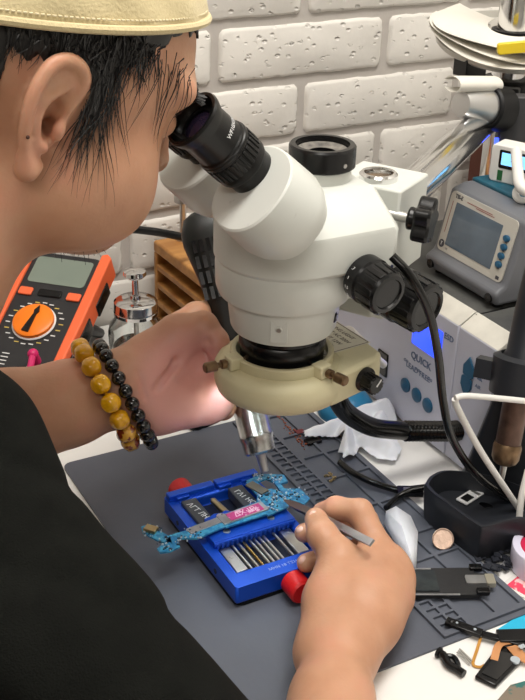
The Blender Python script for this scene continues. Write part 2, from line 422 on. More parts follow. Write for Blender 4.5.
g.lathe([(4.4, 22.1), (4.9, 22.35), (5.1, 22.9), (5.15, 24.6), (5.05, 25.0)], Matrix.Translation((AX, AY, 0)), 56)
g.box((AX+4, AY, 23.9), (4.6, 8.2, 2.6))
obj('zoom_body', g, M_scope, T, w=True, smooth=40)
g = G(); g.lathe([(3.4, 19.3), (3.85, 19.45), (3.98, 19.7), (4.3, 22.3)], Matrix.Translation((AX, AY, 0)), 56)
low = obj('lower_barrel', g, M_scope, T, w=True, smooth=40)
for ang in (-124, -52):
    a = math.radians(ang); n = V((math.cos(a), math.sin(a), 0)); t = V((-n.y, n.x, 0)); o = V((AX, AY, 20.9))+n*4.08
    g = G(); g.box((0, 0, 0), (1.25 if ang < -100 else .5, 2.1 if ang < -100 else .8, .18), face_M(o, t, (0, 0, 1))); g.cyl(o, o+n*.14, .26, seg=16)
    obj('screw_plate', g, M_scope if ang < -100 else M_black, low, w=True, bevel=.04)
    g = G(); g.cyl(o+n*.1, o+n*.17, .17, seg=12); obj('screw', g, M_steel, low, w=True)
# --- objective
g = G(); g.lathe([(2.9, 15.6), (3.15, 15.7), (3.2, 17.6), (3.3, 17.8), (3.3, 18.4), (3.1, 18.7), (3.25, 18.9), (3.25, 19.5)], Matrix.Translation((AX, AY, 0)), 56, close=True)
ob = obj('objective', g, M_black, T, w=True)
g = G(); g.ball((AX, AY, 15.75), 2.6, 24, sc=(1, 1, .18)); obj('objective_lens', g, M_lensblue, ob, w=True)
# --- prism housings and eyepieces
EL = math.radians(43); u = V((-math.cos(EL), 0, math.sin(EL)))         # towards the eye
up_ = V((math.sin(EL), 0, math.cos(EL)))
def eye_set(cy, tip, first, hy):
    c0 = V((tip.x, cy, tip.z))                                          # rim of the eyecup
    base = c0-u*5.9                                                     # where it meets the housing face
    hc = base-up_*.0+V((0, 0, 0))
    # D-shaped drum, eyepiece seated towards its operator-side edge
    off = .9
    M = face_M(base, up_, (0, 1, 0)) ; zdir = M.to_3x3() @ V((0, 0, 1))
    s = 1 if zdir.dot(u) > 0 else -1
    poly = []
    R1, R2 = 3.0, 4.3
    oy = (hy-cy)*(1 if (M.to_3x3() @ V((0, 1, 0))).y > 0 else -1)
    for i in range(44): a = 2*PI*i/44; c, q = math.cos(a), math.sin(a); poly.append((-.9+3.2*abs(c)**.9*(1 if c > 0 else -1), oy+3.45*abs(q)**.9*(1 if q > 0 else -1)))
    def rg(e, z): return [tuple(M @ V((-.8+(x+.8)*e, oy+(y-oy)*e, z*s))) for x, y in poly]
    g = G(); loft(g, [rg(.95, 0), rg(.99, -.1), rg(1.0, -.3), rg(1.03, -2.8), rg(.97, -3.6), rg(.8, -4.6)])
    h = obj('prism_housing', g, M_scope_dirt, T, w=True, smooth=30)
    F = frame_to(base, c0) @ Matrix.Diagonal((1, 1, .82, 1))
    g = G(); g.lathe([(1.0, -.3), (1.62, -.3), (1.62, .95), (1.4, 1.05)], F, 40); h2 = obj('eyepiece_sleeve', g, M_black, T, w=True)
    g = G(); g.lathe([(1.75, .95), (1.8, 1.1), (1.83, 1.2), (1.8, 1.35)], F, 40); obj('adjustment_ring', g, M_steel if False else M_blackm, h2, w=True)
    g = G(); pr = [(1.5, 1.2), (1.86, 1.3), (1.86, 1.55), (1.82, 1.7), (1.82, 3.2), (1.9, 3.3), (1.9, 3.55), (1.84, 3.65), (1.84, 3.8), (1.72, 3.9), (1.7, 5.9), (1.75, 6.1), (1.95, 6.7), (2.0, 7.0), (1.93, 7.2), (1.72, 7.2), (1.5, 6.85), (1.36, 6.5), (1.3, 6.2)]
    g.lathe(pr, F, 48, close=False)
    ep = obj('eyepiece', g, M_rub, T, w=True, smooth=28)
    g = G()
    for k in range(30):
        a = 2*PI*k/30; w = F @ V((1.86*math.cos(a), 1.86*math.sin(a), 2.45)); g.box((0, 0, 0), (.22, .12, 1.3), F @ Matrix.Rotation(a+PI/2, 4, 'Z') @ Matrix.Translation((0, -1.84, 2.45)))
    obj('grip_ribs', g, M_rub, ep, w=True, bevel=.04)
    g = G(); g.lathe([(1.42, 6.25), (1.34, 6.42), (1.1, 6.5), (1.02, 6.48)], F, 40, close=False); obj('retaining_ring', g, M_blackm, ep, w=True)
    g = G(); g.ball((0, 0, 6.15), 1.34, 28, M=F, sc=(1, 1, .22)); obj('eye_lens', g, M_glass, ep, w=True)
    if first:
        g = G(); ax = frame_to(base, c0)
        # writing wraps round the barrel, read from the operator's right
        side = V((0, -1, 0)); n = (side+up_*.75).normalized(); n = (n-u*n.dot(u)).normalized()
        tx = n.cross(u) ; tx = -tx if tx.dot(up_) > 0 else tx
        def wr(s, size, dist, shift):
            ang = shift/1.72; nn = n*math.cos(ang)+tx.normalized()*math.sin(ang); t2 = tx.normalized()*math.cos(ang)-n*math.sin(ang)
            m = face_M(base+u*dist+nn*1.73, t2, nn.cross(t2)); writing(g, s, size, m, depth=.02, bend=1.72)
        tx = -tx
        wr('WF10X/20', .42, 3.9, .25); wr('∞', .5, 3.9, 1.9)
        obj('barrel_marking', g, M_wtext, ep, w=True)
TIP = V((2.87, 13.4, 37.2))
eye_set(13.4, TIP, True, 12.4)
eye_set(19.9, TIP, False, 20.9)
# --- camera port
F = Matrix.Translation((AX+2.9, AY+.3, 0))
g = G(); g.lathe([(2.35, 28.6), (2.2, 29.4), (2.12, 31.5)], F, 48); obj('camera_port', g, M_scope, T, w=True)
g = G(); g.lathe([(2.3, 31.3), (2.42, 31.4), (2.42, 32.8), (2.3, 32.95), (1.95, 32.95), (1.9, 32.5), (1.0, 32.3), (.95, 31.8), (0, 31.8)], F, 48, close=False)
pc = obj('port_cap', g, M_black, T, w=True)
g = G(); g.lathe([(1.0, 32.33), (1.45, 32.42), (1.82, 32.55)], F, 40, close=False); obj('dusty_seat', g, mat('dusty_grey', (.09, .085, .08), .9, col2=(.26, .24, .21), vscale=160, bump=.6, bscale=200), pc, w=True)
g = G(); a = math.radians(-80); n = V((math.cos(a), math.sin(a), 0)); p = V((AX+2.9, AY+.3, 31.9))+n*2.36; g.cyl(p, p+n*.12, .16, seg=12); obj('grub_screw', g, M_steel, pc, w=True)
# small screw on the near housing
g = G(); p = V((11.36, 11.9, 29.38)); g.cyl(p, p+V((.0, -.12, .02)), .14, seg=12); obj('screw', g, M_steel, T, w=True)
# --- zoom knob and focus knob
def knob(p, d, r, L, ribs, nm, par=T):
    p = V(p); d = V(d).normalized(); F = frame_to(p, p+d)
    g = G(); g.lathe([(r*.82, 0), (r*.98, .15), (r, L*.35), (r*.93, L*.4), (r*.9, L-.25), (r*.82, L-.06), (r*.66, L-.02), (r*.62, L-.16), (0, L-.16)], F, 48)
    k = obj(nm, g, M_black, par, w=True, smooth=30)
    g = G()
    for i in range(ribs): g.box((0, 0, 0), (r*.26, .16, L*.5), F @ Matrix.Rotation(2*PI*i/ribs, 4, 'Z') @ Matrix.Translation((0, r*.91, L*.68)))
    obj('grip_ribs', g, M_black, k, w=True, bevel=.06); return k, F
zk, F = knob((15.63, 12.4, 24.76), (.12, -1, -.12), 1.75, 3.1, 14, 'zoom_knob')
g = G()
for i, s in enumerate(('.7', '1', '1.5', '2', '3', '4', '4.5')):
    a = math.radians(140+i*24); nn = F.to_3x3() @ V((math.cos(a), math.sin(a), 0)); ax = F.to_3x3() @ V((0, 0, 1))
    m = face_M(F.translation+ax*.55+nn*1.76, ax, nn.cross(ax)); writing(g, s, .34, m, depth=.02)
obj('scale_marking', g, M_wtext, zk, w=True)
fk, F = knob((20.35, 15, 21.65), (.25, -1, -.1), 2.15, 3.6, 12, 'focus_knob')
g = G(); g.lathe([(1.5, -1.5), (2.2, -1.4), (2.25, -.3), (2.1, -.1)], F, 40); obj('coarse_ring', g, mat('dark_blue_plastic', (.02, .03, .09), .3), fk, w=True)
# --- focus bracket, turned on its post
CA, SA = .86, .51
ex = V((CA, SA, 0)); ey = V((-SA, CA, 0)); bc = V((21.0, 18.5, 0))
Bm = face_M(bc, ex, ey)
g = G(); g.box((0, 0, 26.1), (5.2, 5.6, 6.9), Bm); br = obj('focus_bracket', g, M_scope, T, w=True, bevel=.18)
g = G(); g.box((0, .2, 20.9), (3.6, 4.2, 4.6), Bm); g.box((-2.2, 0, 21.2), (2.0, 3.2, 4.0), Bm); obj('rack_slide', g, M_scope, br, w=True, bevel=.3)
F = Matrix.Translation(Bm @ V((-.9, -.2, 29.5)))
g = G(); g.ring([(1.12, -.3), (1.45, 0), (1.45, .45), (1.3, .6), (1.1, .6), (1.0, .3), (1.0, -.3)], F, 40); obj('post_collar', g, M_chrome, br, w=True)
g = G(); g.lathe([(.0, .12), (1.05, .12), (1.05, .5)], F, 32, close=False); obj('post_bore', g, mat('rusty_bore', (.05, .035, .022), .7, col2=(.22, .15, .09), vscale=60), br, w=True)
g = G(); q = Bm @ V((1.2, .9, 29.6)); tz = face_M(q, (.5, -1, 0), (1, .5, 0)); writing(g, '⊣', 1.1, tz, depth=.02); g.box((0, 0, 0), (.08, .9, .03), tz); g.box((.15, 0, 0), (.5, .07, .03), tz); g.box((-.2, .1, 0), (.3, .07, .03), tz)
obj('pencil_mark', g, M_ktext, br, w=True)
# star knob on its near side
p = V((20.19, 15.2, 27.62)); d = (-ey*.35+ex*.95).normalized(); d = (V((.62, -.75, -.05))).normalized()
g = G(); g.cyl(p-d*1.4, p+d*1.2, .42, seg=20); sk = obj('clamp_shaft', g, M_steel, T, w=True)
F = frame_to(p+d*1.0, p+d*2); o = []
for i in range(60): a = 2*PI*i/60; r = 1.62+.28*math.cos(5*a); o.append((r*math.cos(a), r*math.sin(a)))
g = G(); g.prism([(x*.95, y*.95) for x, y in o], 0.6, 1.9, F); g.cyl(p+d*1.0, p+d*1.9, .9, .75); obj('star_knob', g, M_black, T, w=True, bevel=.2)
# --- boom arm, knuckle and post
PX_, PY_ = 54.4, 44.0
a0 = Bm @ V((2.2, 0, 26.2)); a1 = V((PX_-2.2, PY_-1.6, 25.6))
g = G(); g.cyl(a0, a1, 1.55, seg=40); obj('boom_arm', g, M_chrome, T, w=True)
k0 = V((41.72, 35.76, 28.63)); k1 = V((47.55, 36.85, 27.26))
g = G(); g.lathe([(.8, 0), (1.15, .06), (1.25, .35), (1.75, 3.2), (1.8, 3.8), (1.7, 3.95)], frame_to(k0, k1), 44); obj('knuckle_cone', g, M_satin, T, w=True)
dk = (k1-k0).normalized()
g = G(); g.cyl(k0+dk*3.8, k0+dk*6.6, 2.25, 2.25, bev=.2); obj('knuckle_body', g, M_blackm, T, w=True)
hub = V((PX_, PY_, 25.6))
g = G(); g.cyl(hub-V((0, 0, 2.5)), hub+V((0, 0, 2.6)), 2.9, bev=.3); g.box((0, 0, 0), (4, 3.6, 3.2), face_M(hub+(k0+dk*6-hub)*.45, (k0+dk*6-hub), (0, 0, 1))); obj('clamp_block', g, M_blackm, T, w=True, bevel=.2)
g = G(); g.cyl((PX_, PY_, 1.2), (PX_, PY_, 62), 1.75, seg=48); obj('post', g, M_chrome, T, w=True)
g = G(); g.lathe([(2.3, 0), (2.3, .9), (2.1, 1.2), (1.9, 3.2)], Matrix.Translation((PX_, PY_, 0)), 48); obj('post_base', g, M_darkleg, T, w=True)

# ================================================================ ring light
T = thing('ring_light', 'cream ring light with a black dimmer knob clamped under the microscope', 'ring light', (AX, AY, 12.4))
RZ = 14.0
F = Matrix.Translation((AX, AY, 0))
R_ = 5.15
g = G(); g.ring([(3.5, RZ+.5), (3.6, RZ), (3.72, RZ), (3.72, RZ+.7), (4.4, RZ+.7), (4.4, RZ), (R_-.75, RZ), (R_-.2, RZ+.35), (R_, RZ+.95), (R_, RZ+2.0), (R_-.25, RZ+2.45), (R_-.7, RZ+2.65), (3.95, RZ+2.7), (3.95, RZ+3.4), (3.85, RZ+3.5), (3.62, RZ+3.5), (3.5, RZ+3.4)], F, 72)
hs = obj('ring_housing', g, M_beige, T, w=True, smooth=40)
# electronics box, level with the ring and running off it towards +x
bx0, bx1, by0, by1 = 12.6, 20.2, 15.9, 22.6
g = G(); M = Matrix.Rotation(math.radians(-12), 4, 'Z')
poly = [(AX+1.4, AY-R_+.3), (18.9, 14.0), (19.6, 14.6), (19.6, 21.2), (18.8, 21.9), (AX+2, AY+R_-.4), (AX+3.9, AY+2), (AX+3.9, AY-2)]
g.prism(poly, RZ+.15, RZ+2.75); obj('control_box', g, M_beige, T, w=True, bevel=.35, bseg=3)
lugs = (180, -74, 60)
for a in lugs:
    t = math.radians(a); n = V((math.cos(t), math.sin(t), 0)); tt = V((-n.y, n.x, 0)); p = V((AX, AY, RZ+3.15))
    g = G(); g.box((0, 0, 0), (1.15, 1.0, 1.1), face_M(p+n*4.1, tt, (0, 0, 1))); obj('lug', g, M_beige, T, w=True, bevel=.12)
    g = G(); g.cyl(p+n*2.9, p+n*5.4, .2, seg=14); g.lathe([(.2, 0), (.36, .1), (.36, .45), (.2, .5), (.22, .8), (.4, .9), (.4, 1.75), (.3, 1.85)], frame_to(p+n*4.7, p+n*6), 18); obj('thumbscrew', g, M_brass, T, w=True)
# knob on the near face of the box
q = V((17.49, 15, 15.44)); n = V((.12, -1, 0)).normalized()
q = V((17.4, 13.65, RZ+1.4)); F2 = frame_to(q, q+n)
g = G(); g.lathe([(.95, -.4), (.98, .25), (.72, .45), (.68, 1.45), (.6, 1.55)], F2, 28); kn = obj('dimmer_knob', g, M_black, T, w=True)
g = G()
for i in range(16): g.box((0, 0, 0), (.12, .12, 1.0), F2 @ Matrix.Rotation(2*PI*i/16, 4, 'Z') @ Matrix.Translation((0, .7, .95)))
obj('grip_ribs', g, M_black, kn, w=True)
g = G(); g.box((0, 0, 0), (.1, .66, .05), F2 @ Matrix.Rotation(math.radians(-40), 4, 'Z') @ Matrix.Translation((0, .3, 1.57))); obj('pointer', g, M_wtext, kn, w=True)
# label on top of the box
M_label = mat('cream_label', (.66, .63, .52), .6); M_lt = mat('brown_print', (.12, .1, .08), .7)
L = face_M((17.2, 18.5, RZ+2.77), (.08, -1, 0), (1, .08, 0))
g = G(); g.box((0, 0, 0), (4.9, 4.5, .02), L); lb = obj('rating_label', g, M_label, T, w=True)
g = G()
for a, b, w, h in ((0, 2.12, 4.6, .06), (0, -2.12, 4.6, .06), (2.3, 0, .06, 4.3), (-2.3, 0, .06, 4.3)): g.box((a, b, .02), (w, h, .015), L)
for j, s in enumerate(('RING LIGHT', 'INPUT AC 220V', 'OUTPUT 12W', 'FREQ 50/60Hz', 'FUSE 0.5A')): writing(g, s, .52, L @ Matrix.Translation((-.1, 1.45-.72*j, .02)), depth=.015)
obj('label_print', g, M_lt, lb, w=True)
# glowing diffuser underneath
M_led = mat('led_diffuser', (.9, .95, 1), .5, emit=(.72, .86, 1), estr=27)
g = G(); g.ring([(3.74, RZ+.62), (3.74, RZ+.5), (4.38, RZ+.5), (4.38, RZ+.62)], Matrix.Translation((AX, AY, 0)), 64); obj('led_diffuser', g, M_led, T, w=True)

# ================================================================ soldering / hot-air station
M_lav = mat('pale_lavender_plastic', (.50, .51, .60), .4, var=.04, vscale=20, bump=.02)
M_cream = mat('dusty_cream_plastic', (.58, .56, .50), .5, var=.1, vscale=50)
M_dusty = mat('dusty_black_steel', (.035, .037, .04), .6, col2=(.085, .085, .08), vscale=25, bump=.1, bscale=160)
M_btn = mat('teal_button', (.012, .085, .17), .35)
M_lcd = mat('blue_backlit_lcd', (.02, .05, .5), .2, emit=(.02, .07, 1), estr=1.6)
M_gpr = mat('grey_print', (.10, .14, .24), .6)
T = thing('rework_station', 'pale lavender soldering rework station with a blue lit display and teal buttons', 'station', (41, 30, 0))
SX, SY0, SY1, SZ = 32.0, 15.3, 41.4, 13.7
g = G(); g.prism([(SX+1.0, .4), (56, .4), (56, SZ+.9), (SX+1.6, SZ+.9), (SX+1.0, SZ-.2)], 0, SY1-SY0-.8, Matrix(((1, 0, 0, 0), (0, 0, 1, SY0+.4), (0, 1, 0, 0), (0, 0, 0, 1)))); obj('case', g, M_dusty, T, w=True, bevel=.1)
SEAM = 20.6
for (ya, yb) in ((SEAM+.05, SY1), (SY0, SEAM-.05)):
    g = G(); L = Matrix(((1, 0, 0, 0), (0, 0, 1, ya), (0, 1, 0, 0), (0, 0, 0, 1)))
    g.prism([(SX, .5), (SX+1.2, .3), (SX+1.2, SZ+.0), (SX+1.9, SZ+1.0), (SX+1.7, SZ+1.0), (SX, SZ)][:3]+[(SX+1.2, SZ)]+[(SX, SZ)], 0, yb-ya, L); fp = obj('front_panel', g, M_lav, T, w=True, bevel=.12)
    g = G(); g.prism([(SX+.02, SZ-.02), (SX+1.2, SZ-.1), (SX+1.9, SZ+1.0), (SX+1.7, SZ+1.05)], .02, yb-ya-.02, L); obj('top_bevel', g, M_cream, T, w=True, bevel=.06)
    if ya < 18: fpr = fp
    else: fpl = fp
def SF(y, z, out=.02): return face_M((SX-out, y, z), (0, -1, 0), (0, 0, 1))
g = G(); g.prism(rrect(4.4, 3.0, .15), 0, .06, SF((32, 24.8, 9.22)[1], (32, 24.8, 9.22)[2]+1.5)); d = obj('display', g, M_lcd, T, w=True)
g = G(); writing(g, 'QUICK', 1.0, SF((32, 25.41, 8.1)[1], (32, 25.41, 8.1)[2]-.1), depth=.03, bold=.02); writing(g, 'LEAD FREE', .8, SF((32, 25.69, 6.8)[1], (32, 25.69, 6.8)[2]-.1), depth=.03); obj('title_print', g, M_gpr, fpl, w=True); g = G()
writing(g, 'CH1', .4, SF((32, 27.63, 5.54)[1], 7.0), depth=.03); writing(g, 'CH2', .4, SF((32, 25.77, 5.16)[1], 6.9), depth=.03); writing(g, 'CH3', .4, SF((32, 23.83, 5.06)[1], 6.8), depth=.03); obj('caption_print', g, M_gpr, fpl, w=True); g = G()
writing(g, 'ESD', .8, SF((32, 21.77, 12.03)[1], (32, 21.77, 12.03)[2]), depth=.03, bold=.01); obj('esd_print', g, M_gpr, fpl, w=True); g = G(); writing(g, 'AIR', .5, SF((32, 17.17, 9.35)[1], (32, 17.17, 9.35)[2]), depth=.03); writing(g, '▲', .8, SF((32, 17.06, 10.29)[1], (32, 17.06, 10.29)[2]), depth=.03)
obj('air_print', g, M_gpr, fpr, w=True)
for p in ((32, 27.31, 4.5), (32, 25.48, 4.33), (32, 23.69, 4.16)):
    g = G(); g.lathe([(.72, -.1), (.72, .12), (.6, .2), (0, .26)], SF(p[1], p[2]), 28, close=False); obj('round_button', g, M_btn, T, w=True)
for p, s in (((32, 18.51, 10.58), 1), ((32, 18.62, 8.82), -1)):
    o = [(0, 1.15*s), (-.75, .1*s), (-.72, -.75*s), (-.3, -.95*s), (.3, -.95*s), (.72, -.75*s), (.75, .1*s)]
    if s > 0: o = o
    g = G(); g.prism(o if s > 0 else o[::-1], 0, .2, SF(p[1], p[2])); obj('arrow_button', g, M_btn, T, w=True, bevel=.1)
p = (32, 31.31, 4.98); g = G(); g.box((0, 0, 0), (1.7, 2.5, .3), SF(p[1], p[2])); sw = obj('power_switch', g, M_black, T, w=True, bevel=.08)
g = G(); writing(g, '| O', .6, SF(p[1], p[2], .2), depth=.03); obj('switch_mark', g, M_wtext, sw, w=True)
for (x, y) in ((SX+2.5, SY0+2), (SX+2.5, SY1-2), (53, SY0+2), (53, SY1-2)):
    g = G(); g.cyl((x, y, 0), (x, y, .5), .8); obj('foot', g, M_rub, T, w=True)
g = G(); g.box((44.5, 20.3, SZ+.93), (22, .12, .06)); obj('lid_seam', g, M_blackm, T, w=True)

# ================================================================ grey and teal preheater unit on top of it
M_greyp = mat('grey_metallic_plastic', (.13, .135, .15), .4, var=.05)
M_teal = mat('teal_lid', (.01, .085, .13), .45)
M_face = mat('beige_face', (.50, .48, .43), .5)
M_scr = mat('grey_lcd', (.085, .12, .16), .12, coat=.6, var=.25, vscale=18)
M_dkred = mat('dark_red_print', (.25, .06, .05), .6)
T = thing('instrument_box', 'grey instrument with a teal lid and a large dark screen, on the rework station', 'instrument', (43, 26, SZ+.92))
zb = SZ+.95
A = V((35.2, 29.9, zb)); B = V((34.9, 20.0, zb)); a2 = V((38.9, 31.8, 23.3)); 
lat = (B-A).normalized(); nrm = V((-1, 0, 0)); 
IY0, IY1 = 20.1, 30.6; I0 = 35.3
prof = [(I0+.2, zb+.4), (52, zb+.4), (52, zb+8.2), (I0+3.6, zb+8.3), (I0+2.2, zb+7.9), (I0+.9, zb+2.2), (I0-.1, zb+1.6)]
L = Matrix(((1, 0, 0, 0), (0, 0, 1, IY0), (0, 1, 0, 0), (0, 0, 0, 1)))
g = G(); g.prism(prof, 0, IY1-IY0, L); obj('case', g, M_greyp, T, w=True, bevel=.35, bseg=3)
g = G(); g.box((45.6, (IY0+IY1)/2, zb+8.35), (11.6, IY1-IY0-.2, .5)); g.box((46, IY0-.04, zb+5), (10.5, .3, 5.6)); obj('lid', g, M_teal, T, w=True, bevel=.15)
n0 = V((I0+.9, 0, zb+2.2)); n1 = V((I0+2.2, 0, zb+7.9)); fu = (n1-n0).normalized(); yc = (IY0+IY1)/2
c = (n0+n1)/2; FM = face_M((c.x, yc, c.z), (0, -1, 0), fu)
g = G(); g.prism(rrect(9.4, 5.7, .5), .0, .12, FM); fc = obj('face_plate', g, M_face, T, w=True)
g = G(); g.prism(rrect(6.6, 4.1, .1, cx=-.35, cy=-.1), .12, .16, FM); obj('screen', g, M_scr, T, w=True)
g = G(); writing(g, 'TIS-E', .5, FM @ Matrix.Translation((-3.55, 2.43, .13)), depth=.02, bold=.02)
g.lathe([(.38, 0), (.38, .03)], FM @ Matrix.Translation((-4.15, -2.2, .12)), 20); writing(g, 'TS', .3, FM @ Matrix.Translation((-3.3, -2.5, .13)), depth=.02); g.box((4.1, -2.5, .13), (.45, .3, .02), FM)
for k in range(4): g.box((3.85, 1.05-.8*k-.36, .13), (.35, .1, .02), FM)
obj('face_print', g, M_ktext, fc, w=True)
g = G(); writing(g, 'T', .5, FM @ Matrix.Translation((-4.15, -2.2, .16)), depth=.02); obj('emblem', g, M_wtext, fc, w=True)
g = G(); g.box((-.5, 2.35, .13), (3.6, .06, .02), FM); g.box((.3, 2.2, .13), (2.6, .06, .02), FM); g.box((-4.2, .4, .13), (.06, 3, .02), FM); obj('red_lines', g, M_dkred, fc, w=True)
for k in range(4):
    g = G(); g.lathe([(.3, 0), (.3, .18), (.22, .25)], FM @ Matrix.Translation((3.85, 1.05-.8*k, .1)) @ Matrix.Diagonal((1.35, 1, 1, 1)), 20); obj('button', g, M_btn, T, w=True)
for y in (IY0+.9, IY1-1.0):
    g = G(); g.cyl((I0-.16, y, zb+1.0), (I0+.2, y, zb+1.0), .42); obj('front_screw', g, M_black, T, w=True)
for (x, y) in ((I0+1.2, IY0+1), (I0+1.2, IY1-1), (50, IY0+1), (50, IY1-1)):
    g = G(); g.cyl((x, y, zb-.03), (x, y, zb+.45), .5); obj('foot', g, M_rub, T, w=True)
# ================================================================ white power meter, cable
M_wpl = mat('white_plastic', (.72, .71, .68), .35); M_lcd2 = mat('pale_blue_lcd', (.1, .3, .6), .2, emit=(.25, .6, 1), estr=1.3)
q = V((42.57, 29.94, 23.9)); q = V((42.6, 27.2, zb+8.6))
FM = face_M(q+V((0, 0, 1.75)), (.42, -.9, 0), (0, 0, 1)); Rz = FM.to_3x3()
T = thing('power_meter', 'small white power meter with a pale blue screen, on the teal instrument lid', 'meter', q)
g = G(); g.prism(rrect(5.2, 3.5, .4), -1.2, 1.0, FM); obj('case', g, M_wpl, T, w=True, bevel=.12)
g = G(); g.prism(rrect(3.7, 1.7, .15, cx=.1, cy=.5), 1.0, 1.05, FM); s1 = obj('bezel', g, M_black, T, w=True)
g = G(); g.prism(rrect(2.9, 1.15, .05, cx=-.05, cy=.55), 1.05, 1.08, FM); obj('screen', g, M_lcd2, T, w=True)
g = G(); writing(g, '5.0V', .6, FM @ Matrix.Translation((-.05, .6, 1.09)), depth=.01); obj('readout', g, M_gpr, s1, w=True)
for x, c in ((-1.5, (.02, .12, .04)), (.6, (.2, .02, .02))):
    g = G(); g.box((x, -1.05, 1.0), (.5, .95, .1), FM); obj('port', g, mat('port_colour', c, .4), T, w=True)
# ================================================================ round tray with papers on the post
M_paper = mat('translucent_paper', (.74, .71, .64), .6, var=.04, vscale=10)
HP = V((PX_, PY_, 31.6)); TT_ = Matrix.Rotation(math.radians(9.6), 4, V((.873, -.488, 0)))
T = thing('round_tray', 'round pale tray clamped on the chrome post above the knuckle', 'tray', HP)
g = G(); g.ring([(1.85, -.1), (7.6, -.1), (8.0, .25), (8.1, .8), (7.95, .8), (7.6, .2), (1.85, .2)], Matrix.Translation(HP) @ TT_, 64); obj('tray_disc', g, mat('dusty_clear_acrylic', (.55, .53, .48), .3), T, w=True)
g = G(); g.ring([(1.78, .2), (2.3, .2), (2.3, 1.6), (1.78, 1.6)], Matrix.Translation(HP)); obj('hub', g, M_blackm, T, w=True)
g = G(); g.box((HP.x-6.4, HP.y-1.4, HP.z-1.2), (2.6, 2.2, 2.2)); obj('magnet_block', g, M_black, T, w=True, bevel=.1)
rnd = random.Random(5)
lay = [('topmost curled sheet of film paper on the round tray', 1.55), ('middle curled sheet of film paper on the round tray', 1.15), ('lowest curled sheet of film paper on the round tray', .85)]
for k, (lb, dz) in enumerate(lay):
    rr = [8.1, 8.5, 8.8][k]; vs = []; fs = []; n = 44; a0 = math.radians(100+8*k); a1 = math.radians(395-5*k)
    for th in (0, .05):
        for i in range(n+1):
            a = a0+(a1-a0)*i/n
            for j in range(7):
                r = 2.7+(rr+.35*math.sin(3*a+k)-2.7)*j/6; z = dz+.5*(j/6)**2*math.sin(2.2*a+k*1.3)*.5+.35*(j/6)**3+th
                al = -.488*r*math.cos(a)-.873*r*math.sin(a); vs.append((HP.x+r*math.cos(a), HP.y+r*math.sin(a), HP.z+z-.17*al+.25-.12*k))
    m = (n+1)*7
    for i in range(n):
        for j in range(6): p = i*7+j; fs += [(p, p+7, p+8, p+1), (m+p, m+p+1, m+p+8, m+p+7)]
    for i in range(n): fs += [(i*7+6, i*7+13, m+i*7+13, m+i*7+6), (i*7, m+i*7, m+i*7+7, i*7+7)]
    g = G(); g.add(vs, fs); solo('paper_sheet', g, M_paper, lb, 'paper', 'film papers on the round tray', loc=tuple(HP+V((0, 0, dz))), smooth=70)
# rolled sheet under the tray
g = G(); pts = []
for k in range(26): a = math.radians(150+k*9); pts.append((1.1*math.cos(a), .55*math.sin(a)))
x0 = V((40.79, 36.12, 30.55)); ax = (V((47.46, 37.05, 29.71))-x0).normalized(); M = face_M(x0, (0, 0, 1), ax.cross(V((0, 0, 1)))); M = frame_to(x0, x0+ax)
o1 = [(1.15*math.cos(t), .75*math.sin(t)) for t in [math.radians(a) for a in range(20, 330, 12)]]; o2 = [(1.08*math.cos(t), .68*math.sin(t)) for t in [math.radians(a) for a in range(320, 10, -12)]]
g.prism(o1+o2, 0, 6, M); solo('rolled_paper', g, M_paper, 'rolled pale sheet tucked under the round tray above the silver knuckle', 'paper', loc=tuple(x0))
# clamp of the lamp arm that comes down beside the post
M_dgrey = mat('dark_grey_cast', (.06, .058, .06), .55, bump=.1, bscale=150)
T = thing('bracket_plate', 'dark grey bracket plate hanging beside the chrome post behind the white power meter', 'bracket', tuple(V((49.48, 35.91, 23.11))))
c = V((49.68, 36.32, 24)); vdir = V((.434, .777, 0)).normalized(); FM = face_M(c, (.873, -.488, 0), (0, 0, 1))
g = G(); g.prism([(-2.2, 4.6), (-2.0, 1), (-1.2, -3.2), (-.4, -4.6), (2.6, -5), (3.4, 4.6)], -.8, .8, FM); obj('plate', g, M_dgrey, T, w=True, bevel=.2)
g = G(); g.cyl(FM @ V((-2.05, .4, .9)), FM @ V((-2.0, -.6, .9)), .22); obj('blue_indicator', g, mat('blue_led', (.02, .05, .6), .3, emit=(.05, .1, 1), estr=2.5), T, w=True)
# yellow lamp edge by the post
g = G(); c = V((49.21, 36.83, 33.21)); g.prism(rrect(4.5, 1.1, .3), -.3, .3, face_M(c, (.9, -.42, .1), (0, 0, 1))); solo('yellow_case', g, mat('yellow_plastic', (.75, .55, .02), .4), 'small yellow plastic case lying on the round tray beside the post', 'case', loc=tuple(c), bevel=.1)

# ================================================================ tool holder with tray, and its handle
M_hold = mat('dark_moulded_plastic', (.013, .015, .02), .42, bump=.06, bscale=140, var=.1)
T = thing('tool_holder', 'dark plastic tool holder with an open front tray beside the rework station', 'holder', (28.8, 11.5, 0))
def hring(zz, e=0):
    P_ = [(24.6, 13.4), (24.35, 12.2), (24.5, 8.5), (25.0, 7.3), (26.1, 6.9), (33.5, 6.6), (33.5, 16.6), (28.2, 17.6), (26.6, 16.6)]
    cx, cy = 29, 12; return [(cx+(x-cx)*(1-e), cy+(y-cy)*(1-e*1.15), zz) for x, y in P_]
P_o = hring(0)
P_o = [V(p) for p in [(24.24, 13.51, 3.8), (25.58, 14.35, 3.8), (27.5, 14.26, 3.8), (30.58, 11.38, 3.8), (32.45, 6.06, 3.8), (30.29, 3.64, 3.8), (28.37, 5.94, 3.8), (25.16, 6.34, 3.8), (24.61, 6.9, 3.8), (24.27, 9.96, 3.8), (24.06, 12.13, 3.8)]]; P_o = spline(P_o+[P_o[0]], 5)[:-1]
def sc(P_, z, k, cx=29.0, cy=11.0): return [(cx+(p.x-cx)*k, cy+(p.y-cy)*k, z) for p in P_]
outer = sc(P_o, 3.6, 1); g = G()
